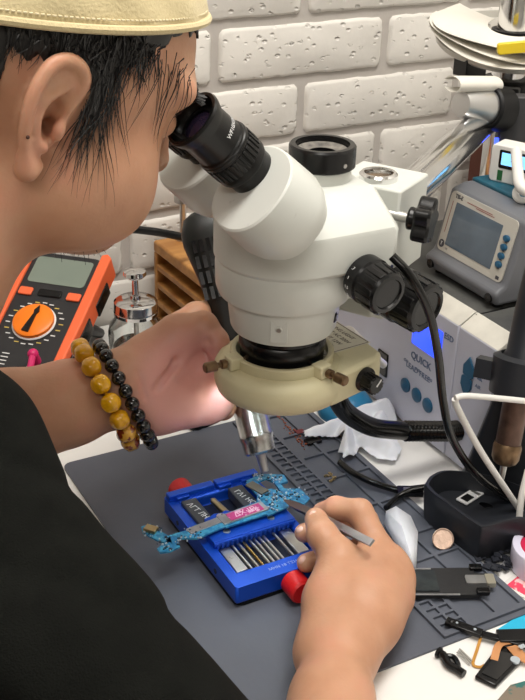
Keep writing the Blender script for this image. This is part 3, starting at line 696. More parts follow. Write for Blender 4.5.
loft(g, [sc(P_o, .0, .9), sc(P_o, .6, .95), sc(P_o, 3.5, 1.0), sc(P_o, 3.8, .985), sc(P_o, 3.8, .93), sc(P_o, 1.9, .86), sc(P_o, 1.9, .1)], cap=False)
obj('tray_body', g, M_hold, T, w=True, smooth=50)
# upright back that carries the handle
g = G(); b0 = V((31.6, 14.4, 1.2)); g.prism([(0, 0), (7.4, 0), (6.2, 9.2), (5.2, 12.4), (3.4, 13.0), (2.6, 12.2), (1.8, 8)], -.7, .7, face_M((29.4, 15.3, 1.0), (.75, -.66, 0), (0, 0, 1))); obj('upright', g, M_hold, T, w=True, bevel=.3)
ht = V((29.68, 10.81, 5.2)); hb = V((35, 16.75, 17.23)); hd = (hb-ht).normalized()
ht = V((29.8, 10.4, 4.5)); hb = V((33.2, 13.0, 20.5)); hd = (hb-ht).normalized()
g = G(); F = frame_to(ht+hd*7.8, hb); g.ring([(1.75, -.6), (2.35, -.4), (2.5, 2.6), (1.95, 2.9), (1.85, 0)], F, 36); g.box((2.4, 0, 1.2), (2.6, 1.6, 1.6), F); cr = obj('cradle', g, M_hold, T, w=True)
M_brn = mat('heat_stained_steel', (.12, .075, .06), .4, metal=.85, var=.5, vscale=50)
T = thing('rework_wand', 'dark wand with a heat-stained brown barrel standing in the tool holder', 'handle', tuple(ht))
F = frame_to(ht, hb)
g = G(); g.lathe([(.25, 0), (.3, 1.4)], F); obj('tip', g, M_steel, T, w=True)
g = G(); g.lathe([(.6, 1.3), (.95, 1.5), (1.15, 1.9), (1.2, 2.9), (1.1, 3.2)], F, 32); obj('nozzle_collar', g, M_brass, T, w=True)
g = G(); g.lathe([(1.05, 3.0), (1.08, 7.6)], F, 32); obj('barrel', g, M_brn, T, w=True)
g = G(); g.lathe([(1.5, 7.0), (1.68, 7.3), (1.72, 10.6), (1.55, 10.9), (1.5, 14), (1.3, 18)], F, 36); hh = obj('grip', g, M_hold, T, w=True)
g = G()
for i in range(12): g.box((0, 0, 0), (.18, .12, 1.5), F @ Matrix.Rotation(2*PI*i/12, 4, 'Z') @ Matrix.Translation((0, 1.7, 8.6)))
obj('vent_slots', g, M_black, hh, w=True)
# sim tray in holder
g = G(); M = face_M((28.34, 12.27, 2), (1, .28, 0), (-.28, 1, 0)); g.prism(rrect(2.5, 1.15, .1), 0, .1, M); T = thing('sim_tray', 'small silver card tray lying in the dark tool holder', 'tray', (28.39, 12.33, 1.95)); obj('frame', g, mat('bright_silver', (.75, .75, .76), .4, metal=.4), T, w=True)
g = G(); g.prism(rrect(1.0, .75, .05, cx=-.4), .1, .13, M); obj('card_slot', g, M_black, T, w=True); g = G(); g.box((.75, 0, .12), (.3, .9, .04), M); obj('contact', g, M_steel, T, w=True)

# ================================================================ board holder on the mat
M_blue = mat('blue_anodised', (.01, .085, .60), .28, metal=.35, var=.08, bump=.02)
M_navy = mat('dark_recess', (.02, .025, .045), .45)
M_pad = mat('grey_pad', (.05, .055, .065), .4)
M_red = mat('red_rubber', (.62, .012, .015), .38)
FX, FY, FB = 5.0, 10.3, .2
T = thing('board_holder', 'blue metal circuit board holder with two red knobs on the grey mat', 'holder', (FX+4.2, FY+6.7, FB))
FL = Matrix.Translation((FX, FY, FB))
W_, D_ = 8.3, 13.3
g = G(FL); g.prism(rrect(W_-.25, D_-.25, .7, 4, W_/2, D_/2), 0, .35); obj('rubber_base', g, M_blackm, T, w=True)
pk = [(.95, 7.55, 3.2, 12.0), (3.2, 7.55, 3.45, 12.0), (3.45, 7.55, 5.3, 12.0), (5.3, 7.55, 7.6, 12.0), (.95, 1.75, 7.6, 5.3)]
g = G(FL); slab_with_pockets(g, 0, 0, W_, D_, 1.95, .9, pk)
g.add([(0, 0, .35), (W_, 0, .35), (W_, D_, .35), (0, D_, .35), (0, 0, 1.95), (W_, 0, 1.95), (W_, D_, 1.95), (0, D_, 1.95)], [(0, 1, 5, 4), (1, 2, 6, 5), (2, 3, 7, 6), (3, 0, 4, 7), (3, 2, 1, 0)])
obj('body', g, M_blue, T, w=True, bevel=.22, bseg=3)
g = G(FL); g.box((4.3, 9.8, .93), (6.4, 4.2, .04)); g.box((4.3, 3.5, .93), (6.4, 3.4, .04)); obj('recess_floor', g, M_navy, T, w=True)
# far wall with its notches
g = G(FL); g.box((2.2, 12.75, 2.2), (4.2, .75, .55)); g.box((6.5, 12.75, 2.2), (4.0, .75, .55)); g.box((1.3, 12.3, 2.1), (1.2, .4, .35)); g.box((5.2, 12.3, 2.1), (1.2, .4, .35)); g.box((7.2, 12.3, 2.1), (.9, .4, .35)); obj('end_wall', g, M_blue, T, w=True, bevel=.08)
for x in (1.55, 5.9):
    g = G(FL); g.box((x, 9.6, 1.75), (1.35, 4.3, .9)); pp = obj('side_pad', g, M_pad, T, w=True, bevel=.08)
    g = G(); writing(g, 'MADE TO\nHOLD' if False else ('ΛΓΤ ЛН' if x < 3 else 'ΓΛ1 НО'), .7, FL @ Matrix.Translation((x, 9.9, 2.22)) @ Matrix.Rotation(math.radians(-78), 4, 'Z'), depth=.02); obj('pad_print', g, M_wtext, pp, w=True)
g = G(FL); g.cyl((3.9, 8.2, 1.75), (3.6, 11.2, 1.75), .28, seg=16); g.cyl((3.6, 11.2, 1.75), (3.57, 11.6, 1.75), .27, .05, seg=16); obj('guide_rod', g, mat('pale_brass', (.5, .42, .26), .3, metal=1), T, w=True)
for x in (2.6, 6.0):
    g = G(FL); o = [(-1.35, -.75), (1.35, -.75), (1.35, .35), (.95, .5), (.75, .75), (.2, .6), (-.3, .75), (-.8, .5), (-1.35, .45)]
    g.prism([(x+a, 7.7+b) for a, b in o], 1.9, 2.65); cl = obj('clamp_jaw', g, M_blue, T, w=True, bevel=.06)
    g = G(FL); g.cyl((x, 7.75, 2.6), (x, 7.75, 2.74), .38, seg=20); sw_ = obj('screw', g, M_satin, cl, w=True)
    g = G(FL); g.box((0, 0, 2.75), (.62, .09, .02), Matrix.Translation((x, 7.75, 0)) @ Matrix.Rotation(.8, 4, 'Z')); obj('screw_slot', g, M_ktext, cl, w=True)
g = G(FL); g.box((4.3, 5.85, 2.15), (7.3, 1.5, .75)); g.box((4.3, 5.2, 2.3), (7.3, .5, .3))
for i in range(17): g.box((.95+i*.42, 5.05, 2.1), (.2, .3, .5))
for i in range(15): g.box((1.2+i*.44, 6.62, 2.35), (.2, .16, .3))
cb = obj('crossbar', g, M_blue, T, w=True, bevel=.05)
for x in (2.2, 6.2): g = G(FL); g.cyl((x, 5.95, 2.5), (x, 5.95, 2.57), .3, seg=18); obj('screw', g, M_satin, cb, w=True)
rx = [2.2, 2.75, 3.2, 3.75, 4.15, 4.6, 5.0, 5.9]
for i, x in enumerate(rx):
    g = G(FL); g.cyl((x+.15, 1.9, 1.55), (x, 5.0, 1.75), .13, seg=10); obj('pin', g, M_steel if i != 2 else mat('gold_pin', (.6, .42, .15), .25, metal=1), T, w=True)
g = G(FL); g.box((1.5, 3.4, 1.55), (.95, 3.1, .5)); g.cyl((1.5, 3.7, 1.78), (1.5, 3.7, 1.86), .2, seg=16); obj('slide_plate', g, M_steel, T, w=True, bevel=.05)
g = G(FL); g.box((6.9, 3.4, 1.55), (1.0, 3.2, .5)); obj('slide_plate', g, M_steel, T, w=True, bevel=.05)
g = G(); writing(g, 'ΜΗΝ 18 ΤΣΗΓ', .42, FL @ Matrix.Translation((4.6, .85, 1.97)), depth=.02); obj('rim_print', g, mat('pale_blue_print', (.3, .4, .8), .5), T, w=True)
for (x, y0, y1) in ((2.2, D_, D_+1.9), (4.7, -.1, -1.9)):
    g = G(FL); pr = [(.85, 0), (1.0, .15), (1.0, abs(y1-y0)-.18), (.85, abs(y1-y0))]; g.lathe(pr, frame_to((x, y0, 1.15), (x, y1, 1.15)), 28); obj('red_knob', g, M_red, T, w=True)
for y in (3.5, 10.5): g = G(FL); g.cyl((-.03, y, 1.1), (.1, y, 1.1), .22, seg=14); obj('side_screw', g, M_navy, T, w=True)

# ================================================================ the logic board being repaired
M_pcb = mat('cyan_circuit_board', (.015, .17, .36), .32, col2=(.06, .32, .5), vscale=260, thr=(.45, .6), bump=.2, bscale=400)
ZB = FB+2.78
T = thing('logic_board', 'cyan phone circuit board with a magenta sticker across the blue holder', 'circuit board', (8.8, 17.07, 2.98))
def pp(*a):
    return [(x, y) for x, y, z in a]
g = G()
for poly in (
    [(1.19, 19.36, 2.98), (1.98, 19.41, 2.98), (2.31, 18.21, 2.98), (2.7, 17.15, 2.98), (2.52, 16.39, 2.98), (1.74, 16.92, 2.98), (1.3, 17.85, 2.98), (1.02, 18.57, 2.98)],
    [(1.18, 16.21, 2.98), (2.16, 16.71, 2.98), (2.8, 17.39, 2.98), (3.25, 16.88, 2.98), (2.86, 15.65, 2.98), (1.92, 15.43, 2.98), (1.19, 15.65, 2.98)],
    [(2.94, 17.32, 2.98), (4.14, 17.31, 2.98), (5.18, 17.67, 2.98), (6.7, 17.52, 2.98), (7.45, 17.59, 2.98), (7.39, 16.42, 2.98), (5.98, 16.24, 2.98), (4.54, 15.95, 2.98), (3.29, 16.57, 2.98)],
    [(6.82, 17.76, 2.98), (11.52, 18.37, 2.98), (11.37, 16.41, 2.98), (7.13, 16.26, 2.98)],
    [(11.84, 19.66, 2.98), (13.03, 19.4, 2.98), (13.87, 17.85, 2.98), (12.95, 16.56, 2.98), (10.89, 16.19, 2.98), (10.81, 18.09, 2.98)],
    [(11.49, 21.16, 2.98), (12.38, 21.39, 2.98), (12.44, 19.04, 2.98), (11.44, 18.57, 2.98)],
    [(11.63, 21.42, 2.98), (13.35, 21.76, 2.98), (14.96, 20.79, 2.98), (14.74, 19.72, 2.98), (13.76, 19.7, 2.98), (13.29, 20.94, 2.98), (11.8, 20.67, 2.98)],
    [(13.48, 19.18, 2.98), (15.13, 18.37, 2.98), (15.14, 16.74, 2.98), (14.26, 16.22, 2.98), (13.51, 17.55, 2.98)],
    [(13.67, 20.58, 2.98), (14.05, 20.39, 2.98), (13.94, 18.3, 2.98), (13.42, 18.07, 2.98)]):
    pl = pp(*poly); ar = sum(pl[i][0]*pl[(i+1) % len(pl)][1]-pl[(i+1) % len(pl)][0]*pl[i][1] for i in range(len(pl)))
    if ar < 0: pl = pl[::-1]
    zz = ZB+.004*len(g.f) % .02; g.prism(pl, zz, zz+.14)
obj('substrate', g, M_pcb, T, w=True)
zt = ZB+.15
def chip(nm, p, dx, dy, h_, m, ang=16): g = G(); g.box((0, 0, h_/2), (dx, dy, h_), Matrix.Translation((p[0], p[1], zt)) @ Matrix.Rotation(math.radians(ang), 4, 'Z')); return obj(nm, g, m, T, w=True, bevel=.02)
M_shield = mat('grey_shield_can', (.42, .42, .42), .35, metal=.8, var=.2, vscale=60); M_mag = mat('magenta_sticker', (.55, .05, .22), .45, col2=(.8, .45, .6), vscale=200, thr=(.55, .62))
M_goldc = mat('gold_contact', (.5, .38, .2), .35, metal=.9)
chip('charging_connector', (1.67, 18.5, 3.1), 1.0, .7, .3, M_goldc, -52)
chip('shield_can', (6.02, 17.22, 3.1), 3.6, .75, .08, M_shield, 6); c = chip('processor_shield', (9.19, 17.3, 3.1), 4.2, 1.25, .12, M_shield, 4)
g = G(); M = Matrix.Translation(V((9.37, 17.29, 3.1))+V((0, 0, .17))) @ Matrix.Rotation(math.radians(4), 4, 'Z'); g.box((0, 0, 0), (3.1, .95, .02), M); st = obj('sticker', g, M_mag, T, w=True)
g = G(); writing(g, 'ΔΧ·ΙΒ', .8, M @ Matrix.Translation((0, 0, .015)), depth=.01); obj('sticker_print', g, mat('pink_print', (.9, .6, .72), .5), st, w=True)
chip('memory_chip', (11.89, 19.94, 3.1), .85, 1.9, .14, mat('bronze_chip', (.25, .22, .17), .35, metal=.6), 18)
rnd = random.Random(11); M_comp = mat('tin_components', (.55, .62, .68), .3, metal=.5)
g = G(); g2 = G()
spots_ = [((1.69, 18.35, 3), .8), ((2.18, 16.38, 3), .9), ((4.19, 16.67, 3), 1.2), ((12.18, 17.54, 3), 1.3), ((12, 18.58, 3), .9), ((13.96, 20.57, 3), .7), ((14.52, 17.82, 3), .9), ((13.26, 18.12, 3), .9), ((12.81, 21.48, 3), .6)]
for (c0, r) in spots_:
    for k in range(26):
        a = rnd.uniform(0, 2*PI); q = r*math.sqrt(rnd.random()); s = rnd.uniform(.06, .2)
        (g if rnd.random() < .6 else g2).box((0, 0, .04), (s, s*rnd.uniform(.5, 1), .09), Matrix.Translation((c0[0]+q*math.cos(a), c0[1]+q*math.sin(a), zt)) @ Matrix.Rotation(rnd.uniform(0, PI), 4, 'Z'))
obj('surface_components', g, M_comp, T, w=True, kind='stuff'); obj('dark_components', g2, mat('dark_chips', (.03, .06, .09), .4), T, w=True, kind='stuff')

# ================================================================ hot-air gun
M_gun = mat('black_gun_rubber', (.007, .008, .0075), .42, bump=.08, bscale=200); M_gblue = mat('blue_collar', (.05, .11, .32), .35)
tip = V((13.11, 20.84, 3.9)); top = V((13.15, 32.98, 22.98)); T = thing('hot_air_gun', 'black hot air gun with a shiny metal nozzle held over the circuit board', 'hot air gun', tip)
F = frame_to(tip, top); LG = (top-tip).length
g = G(); g.lathe([(.28, 0), (.34, .05), (.42, 1.35), (.55, 1.6)], F, 24); obj('nozzle_tip', g, M_satin, T, w=True)
g = G(); g.lathe([(.5, 1.55), (1.2, 1.62), (1.34, 1.8), (1.36, 2.7), (1.42, 2.85), (1.46, 3.1), (1.48, 3.2), (1.42, 3.35), (1.42, 6.2)], F, 40); obj('metal_tube', g, mat('scratched_chrome', (.6, .6, .6), .26, metal=1, var=.35, vscale=90, bump=.1, bscale=150), T, w=True)
g = G(); g.lathe([(1.5, 5.9), (1.75, 6.0), (1.8, 6.6), (1.6, 7.4)], F, 40); g.box((-1.6, 0, 6.4), (1.2, 1.4, .5), F); obj('blue_collar', g, M_gblue, T, w=True, bevel=.08)
side = V((.873, -.488, 0)); zax = (top-tip).normalized(); sx = (side-zax*side.dot(zax)).normalized(); sy = zax.cross(sx)
HM = Matrix((sx, sy, zax)).transposed().to_4x4(); HM.translation = tip
def srect(w, d, z, n=2.6, sh=0):
    o = []
    for i in range(32):
        a = 2*PI*i/32; c, s = math.cos(a), math.sin(a); o.append(tuple(HM @ V((sh+w/2*abs(c)**(2/n)*(1 if c > 0 else -1), d/2*abs(s)**(2/n)*(1 if s > 0 else -1), z))))
    return o
g = G(); loft(g, [srect(2.6, 2.6, 7.2), srect(3.0, 3.0, 8), srect(2.7, 2.6, 12), srect(2.8, 2.6, 15), srect(3.6, 2.8, 17.5), srect(4.6, 3.0, 20), srect(4.6, 3.0, LG-1.6), srect(3.6, 2.6, LG-.4), srect(2.2, 2, LG)]); gh = obj('handle', g, M_gun, T, w=True, smooth=50)
g = G()
for r in range(4):
    for c in range(5):
        b = HM @ Matrix.Translation((-1.35+c*.6, -1.46*(1 if (HM.to_3x3() @ V((0, 1, 0))).y > 0 else -1), LG-7.0+r*1.35)); g.box((0, 0, 0), (.34, .14, 1.05), b)
obj('vent_slots', g, M_black, gh, w=True)

# ================================================================ multimeter
M_or = mat('orange_rubber', (.88, .15, .05), .5, bump=.04); M_mm = mat('black_meter_face', (.02, .02, .022), .45); M_dial = mat('orange_dial', (.95, .22, .01), .35)
base = V((2.39, 51.28, 1.2)); 
zf = V((-.30, -.72, .62)).normalized(); rt = V((.88, -.47, 0)); up = V((.34, .50, .80)).normalized(); nz = rt.cross(up)
rt = V((.86, -.40, -.02)).normalized(); up = V((.30, .52, .80)); up = (up-rt*up.dot(rt)).normalized()
MM = face_M((0, 0, 0), rt, up); rt = V((.722, -.692, 0)).normalized(); up = V((.692*.9, .722*.9, .43)).normalized(); MM = face_M((0, 0, 0), rt, up); MM.translation = V((3.5, 52.6, 6.3))-up*7.3+rt*.2-rt.cross(up)*.6
T = thing('multimeter', 'orange and black digital multimeter leaning back on the bench behind the arm', 'multimeter', (5, 50, 0))
def tp(p, z): return [tuple(MM @ V((x, y, z))) for x, y in p]
out = rrect(9.0, 17.6, 1.4, 5, 0, 8.4)
g = G(); g.prism(rrect(8.4, 17, 1.2, 5, 0, 8.4), -3.2, .1, MM); obj('body', g, M_mm, T, w=True, bevel=.15)
g = G(); g.prism([(3.5, .0), (4.6, .2), (4.85, 8), (4.85, 17), (4.3, 17.5), (3.7, 17.2), (3.7, 1)], -2.4, .45, MM); obj('side_grip', g, M_or, T, w=True, bevel=.15)
g = G(); g.prism([(-3.5, .0), (-3.7, 1), (-3.7, 17.2), (-4.3, 17.5), (-4.85, 17), (-4.85, 8), (-4.6, .2)], -2.4, .45, MM); obj('side_grip', g, M_or, T, w=True, bevel=.15)
g = G(); g.prism(rrect(.3, 6, .1, 3, 4.85, 6.5), -2.6, -.6, MM); g.prism(rrect(.3, 3.4, .1, 3, 4.85, 13), -2.6, -.9, MM); obj('grip_pad', g, M_black, T, w=True, bevel=.1)
g = G(); g.prism(rrect(6.4, 3.6, .4, 4, 0, 14.4), .1, .16, MM); obj('screen', g, mat('lcd_olive', (.2, .24, .2), .2), T, w=True)
for x in (-2.7, 2.7): g = G(); g.prism(rrect(1.5, 1.0, .2, 4, x, 11.2), .1, .35, MM); obj('orange_button', g, M_or, T, w=True, bevel=.08)
g = G(); g.prism(rrect(2.6, .9, .2, 4, 0, 11.3), .1, .3, MM); obj('function_button', g, M_black, T, w=True, bevel=.08)
DM = MM @ Matrix.Translation((-.2, 7.3, .1))
g = G(); g.lathe([(2.25, 0), (2.3, .1), (2.2, .2)], DM, 40); obj('dial_ring', g, M_wtext, T, w=True)
g = G(); g.lathe([(2.15, 0), (2.12, .55), (1.9, .7)], DM, 40); dl = obj('dial', g, M_dial, T, w=True)
g = G(); g.prism([(-.38, -1.7), (.38, -1.7), (.14, .6), (.28, 1.0), (0, 1.75), (-.28, 1.0), (-.14, .6)], .7, .9, DM @ Matrix.Rotation(-.1, 4, 'Z')); obj('pointer', g, M_black, dl, w=True)
g = G(); g2 = G()
for k in range(22):
    a = 2*PI*k/22+.1; m = DM @ Matrix.Translation((2.85*math.cos(a), 2.75*math.sin(a), .02)); (g if k % 3 else g2).box((0, 0, 0), (.5, .12, .02), m)
for k in range(4): g.box((.3+.0*k, 3.3-.45*k, .12), (.7, .12, .02), MM @ Matrix.Translation((1.2, -1, 0)) ); g.box((-1.6, 3.1-.45*k, .12), (.8, .1, .02), MM)
obj('range_print', g, M_wtext, T, w=True); obj('yellow_print', g2, mat('yellow_print', (.6, .45, .1), .6), T, w=True)
g = G(); g.lathe([(.42, 0), (.42, .15), (.25, .15), (.25, -.3)], MM @ Matrix.Translation((-2.8, 2.6, .1)), 20, close=False); obj('red_socket', g, mat('dark_pink', (.4, .02, .08), .4), T, w=True)
M_pink = mat('pink_plug', (.62, .02, .14), .4)
g = G(); q0 = MM @ V((1.9, 2.6, .1)); q1 = MM @ V((1.9, 2.6, 1.4)); g.cyl(q0, q1, .55, .5, bev=.1); g.tube(spline([q1+V((0, 0, 0)), q1+MM.to_3x3() @ V((.05, -.2, .05)), q1+MM.to_3x3() @ V((.3, -1.5, -.1)), q1+MM.to_3x3() @ V((.3, -3.0, -.6))], 6), .34); g.ball(tuple(q1), .56, 16); obj('test_plug', g, M_pink, T, w=True)
k0 = MM @ V((3.6, 9.5, -2.6)); k1 = V((12.55, 57.98, 0.5)); g = G(); g.tube([k0, k0*.5+k1*.5, k1], [.5, .6, .55], 8); g.tube([k1, k1+V((-.5, 2.5, 0))], [.55, .4], 8); obj('kickstand', g, M_blackm, T, w=True)

# ================================================================ pump bottle
M_cl = mat('clear_glass', (.95, .97, .96), .03, trans=1, ior=1.45); M_liq = mat('clear_spirit', (.9, .93, .92), .02, trans=1, ior=1.36)
bx, by = (13.8, 51.2, 1)[0]+.1, 50.6
F = Matrix.Translation((bx, by, 0)); T = thing('pump_bottle', 'small clear glass pump bottle with a steel lid behind the hand', 'bottle', (bx, by, 0))
g = G(); g.lathe([(2.6, 0), (2.9, .3), (2.95, 3.8), (2.8, 4.5), (2.05, 5.6), (2.05, 6.4), (1.9, 6.4), (1.9, 5.5), (2.6, 4.4), (2.75, 3.7), (2.7, .5), (0, .4)], F, 48, close=True); obj('glass', g, M_cl, T, w=True, smooth=50)
g = G(); g.lathe([(2.35, .5), (2.4, 2.3), (0, 2.3)], F, 40); obj('liquid', g, M_liq, T, w=True)
g = G(); g.lathe([(2.1, 5.7), (2.3, 5.8), (2.3, 6.15), (2.15, 6.25), (2.3, 6.35), (2.25, 7.2), (1.9, 7.45), (.55, 7.5), (.5, 7.9), (.0, 7.95)], F, 44); obj('lid', g, M_chrome, T, w=True)
g = G(); g.lathe([(.35, 7.9), (.32, 9.6), (.9, 9.9), (1.2, 10.2), (1.15, 10.6), (.6, 10.8), (0, 10.85)], F, 36); obj('plunger', g, M_chrome, T, w=True)
g = G(); g.lathe([(.25, .6), (.25, 6.2)], F, 16); obj('dip_tube', g, M_steel, T, w=True)

# ================================================================ wooden pigeonhole stand, steel pin, black rod
def wood(name):
    m = mat(name, (.50, .25, .075), .45, col2=(.36, .155, .04), vscale=12, thr=(.35, .65), stretch=(1, 7, 7)); return m
M_wood = wood('orange_wood')
wx, wy = 23.6, 53.0; WM = Matrix.Translation((wx, wy, 0)) @ Matrix.Rotation(math.radians(-88), 4, 'Z')
T = thing('wooden_rack', 'small orange wooden rack with open slots standing against the brick wall', 'rack', (wx, wy, 0))
Lw, Dw = 11.6, 7.2
for z in (.35, 2.5, 4.7, 6.9):
    g = G(WM); g.box((0, 0, z), (Lw, Dw, .7)); obj('shelf', g, M_wood, T, w=True, bevel=.12)
g = G(WM); g.box((0, 0, 9.2), (Lw+1.4, Dw+.1, 1.4)); obj('top', g, M_wood, T, w=True, bevel=.3, bseg=3)
for x in (-Lw/2-.35, Lw/2+.35): g = G(WM); g.box((x, 0, 4.3), (.7, Dw, 8.5)); obj('side', g, M_wood, T, w=True, bevel=.15)
g = G(WM); g.box((0, Dw/2-.2, 4.3), (Lw, .3, 8.4)); obj('back', g, mat('dark_wood', (.16, .07, .025), .6), T, w=True)
p = V((22.73, 57.93, 9.9)); g = G(); g.lathe([(.75, 0), (.75, .5), (.36, .6), (.36, 4.2), (.42, 4.3), (.95, 4.5), (.95, 5.3), (.85, 5.5), (0, 5.5)], Matrix.Translation(p), 28); solo('steel_pin', g, M_steel, 'upright steel pin with a flat round head on the wooden rack', 'pin', loc=tuple(p))
p0 = V((12.62, 51, 15.35)); p1 = V((21.28, 51.5, 12.45)); g = G(); g.tube(spline([p0, p0*.5+p1*.5+V((0, 0, .2)), p1], 8), .42); solo('black_cable', g, M_rub, 'black cable running behind the chin to the steel pin', 'cable', loc=tuple(p0))

# ================================================================ cables
M_hose = mat('glossy_black_hose', (.004, .004, .004), .16, spec=.5)
def cable(nm, pts, r, m, label, cat='cable', n=14): g = G(); g.tube(spline(pts, n), r, 12); return solo(nm, g, m, label, cat, loc=tuple(V(pts[0])))
g0 = [(17.4, 17.6, 12.21), (19.24, 18.4, 9.46), (22.57, 19.2, 6.7), (26.18, 19.4, 5.23)]
T = thing('air_hose', 'thick black hose curving from under the ring light to the rework station', 'hose', g0[0])
g = G(); g.tube(spline([V(g0[0])+V((-.6, 1.2, 1.2))]+g0, 12), .82, 20); obj('smooth_hose', g, M_hose, T, w=True)
h0 = V(g0[3]); h1 = V((31.25, 19, 4.09)); h2 = V((33.2, 19.6, 3.6)); c = spline([h0, h1, h2], 14); g = G(); rs = []; pts = []
N_ = 60
for i in range(N_): t = i/(N_-1)*(len(c)-1); k = min(int(t), len(c)-2); pts.append(c[k].lerp(c[k+1], t-k)); rs.append(.95 if i % 2 else .78)
g.tube(pts, rs, 20); obj('ribbed_end', g, M_hose, T, w=True, smooth=80)
cable('black_cable', [(17.45, 11.4, 26.27), (18.37, 10.2, 24.97), (19.8, 9.6, 22.22), (21.21, 9.8, 18.35), (22.49, 10.2, 14), (23.91, 10.3, 10.16), (26.64, 10.3, 6.19), (30.03, 10.3, 3.01), (35.73, 10.6, -1.14)], .33, M_hose, 'black cable hanging from the microscope head down past the station')
cable('white_cable', [(33.62, 9, 11.38), (29.75, 9, 12.72), (24.59, 9.6, 14.14), (23.31, 9.8, 14.18)], .24, M_wpl, 'white cable running level from the right across the station front')
cable('white_cable', [(23.83, 10.4, 13.65), (24.25, 10.4, 12.66), (26.51, 9.8, 8.61), (29.2, 9.2, 4.53), (32.28, 8.8, 0.08)], .27, M_wpl, 'white cable slanting down across the tool holder')
cable('white_cable', [(30.24, 8, 6.69), (29.5, 7.5, 4.31), (29.3, 7, 1.72), (29.66, 6.6, -1.18)], .28, M_wpl, 'white cable dropping at the right edge in front of the tape roll')
cable('white_cable', [(40.88, 26.2, 26.89), (39.98, 24.58, 25.46), (39.34, 23.1, 24.53), (40.59, 22.06, 23.95)], .5, M_wpl, 'thick white cable plugged in beside the power meter')
cable('white_cable', [(41.18, 22.59, 23.22), (39.65, 23.47, 23.26), (39.81, 24.3, 23.72), (41.08, 24.57, 24.29), (42.59, 23.79, 24.42)], .32, M_wpl, 'white cable loop lying on the teal lid')
cable('thin_black_cable', [(22.34, 23.37, 0.8), (22.43, 21.49, 0.8), (23.16, 19.35, 0.8), (24.52, 17.29, 0.8), (25.62, 16.76, 0.9), (26.97, 16.27, 1)], .3, M_hose, 'thin black cable lying across the mat towards the tool holder')
cable('thin_black_cable', [(21.96, 15.38, 0.9), (23.82, 16.29, 0.9), (25.16, 16.16, 1.3), (26.4, 15.57, 1.6)], .26, M_hose, 'short black cable with a bare copper end by the hand')
# white plug by ring light box
q0 = V((22.42, 24, 13.08)); q1 = V((24.82, 24, 11.39)); q2 = V((26.79, 24, 9.44)); T = thing('white_plug', 'white ribbed cable plug behind the ring light box', 'plug', q1)
g = G(); F = frame_to(q0, q1); pr = []
for i in range(9): pr += [(1.15-.05*i, i*.26), (1.15-.05*i, i*.26+.15), (.95-.05*i, i*.26+.17), (.95-.05*i, i*.26+.25)]
g.lathe(pr, F, 24); obj('strain_relief', g, M_wpl, T, w=True)
g = G(); g.tube([q1-(q1-q0)*.1, q2], [.42, .36], 12); obj('cord', g, M_wpl, T, w=True)

# ================================================================ things lying about
# sponge dome and cloths
M_sp = mat('sky_blue_silicone', (.03, .22, .42), .3); p = V((28.31, 31.86, 1.2))
g = G(); g.lathe([(2.75, 0), (2.85, .4), (2.7, 1.2), (2.1, 2.0), (1.2, 2.45), (0, 2.55)], Matrix.Translation((p.x, p.y, 0)), 40); solo('blue_dome', g, M_sp, 'sky blue rubber dome standing on the bench behind the white gloves', 'air blower', loc=(p.x, p.y, 0))
M_glove = mat('white_nitrile', (.80, .82, .88), .5, bump=.05, bscale=60, sss=.05)
def cloth(nm, outline, ridges, label, cat, loc, z0=.05, H=.17, seed=1, th=.09, wr=.10):
    """a crumpled sheet: an outline on the bench lifted into sharp-edged folds along ridge lines"""
    P_ = [(p[0], p[1]) for p in outline]; rn = random.Random(seed); n = len(P_)
    def inside(x, y):
        c = False
        for i in range(n):
            (a, b), (d, e) = P_[i], P_[(i+1) % n]
            if (b > y) != (e > y) and x < (d-a)*(y-b)/(e-b)+a: c = not c
        return c
    def seg(x, y, p, q):
        dx, dy = q[0]-p[0], q[1]-p[1]; t = max(0, min(1, ((x-p[0])*dx+(y-p[1])*dy)/(dx*dx+dy*dy+1e-9))); return math.hypot(x-p[0]-t*dx, y-p[1]-t*dy), t
    def hz(x, y):
        z = z0
        for p, q, h0, h1, w in ridges:
            d, t = seg(x, y, p, q); hh = h0+(h1-h0)*t; z = max(z, z0+hh*max(0, 1-(d/w)**1.15))
        e = min(seg(x, y, P_[i], P_[(i+1) % n])[0] for i in range(n))
        z += wr*(abs(math.sin(2.3*x+1.7*math.sin(1.9*y)))+abs(math.sin(2.1*y-1.1*x+seed)))*min(1, e*2)
        return z
    xs = [p[0] for p in P_]; ys = [p[1] for p in P_]; nx = int((max(xs)-min(xs))/H)+2; ny = int((max(ys)-min(ys))/H)+2; ids = {}; vs = []; fs = []
    for i in range(nx):
        for j in range(ny):
            x = min(xs)+i*H; y = min(ys)+j*H; ids[i, j] = len(vs); vs.append((x, y, hz(x, y)))
    for i in range(nx-1):
        for j in range(ny-1):
            if inside(min(xs)+(i+.5)*H, min(ys)+(j+.5)*H): fs.append((ids[i, j], ids[i+1, j], ids[i+1, j+1], ids[i, j+1]))
    used = sorted({k for f in fs for k in f}); mp = {k: i for i, k in enumerate(used)}
    g = G(); g.add([vs[k] for k in used], [tuple(mp[k] for k in f) for f in fs]); o = solo(nm, g, M_glove, label, cat, loc=loc, smooth=180)
    sm = o.modifiers.new('relax', 'SMOOTH'); sm.iterations = 2
    so = o.modifiers.new('thick', 'SOLIDIFY'); so.thickness = th*U; so.offset = 1
    ss = o.modifiers.new('sub', 'SUBSURF'); ss.levels = ss.render_levels = 1; return o
g1 = [(22.09, 29.54, 0), (23.95, 29.85, 0), (26.58, 30.44, 0), (28.9, 30.81, 0), (31.21, 31.43, 0), (32.21, 30.07, 0), (31.6, 27.78, 0), (29.97, 26.09, 0), (28.89, 22.86, 0), (27.31, 21.55, 0), (25.84, 22.65, 0), (25.64, 25.03, 0), (24.2, 23.83, 0), (23.01, 23.67, 0), (23.23, 25.06, 0), (25.04, 26.89, 0), (24.04, 27.79, 0), (21.63, 28.56, 0)]
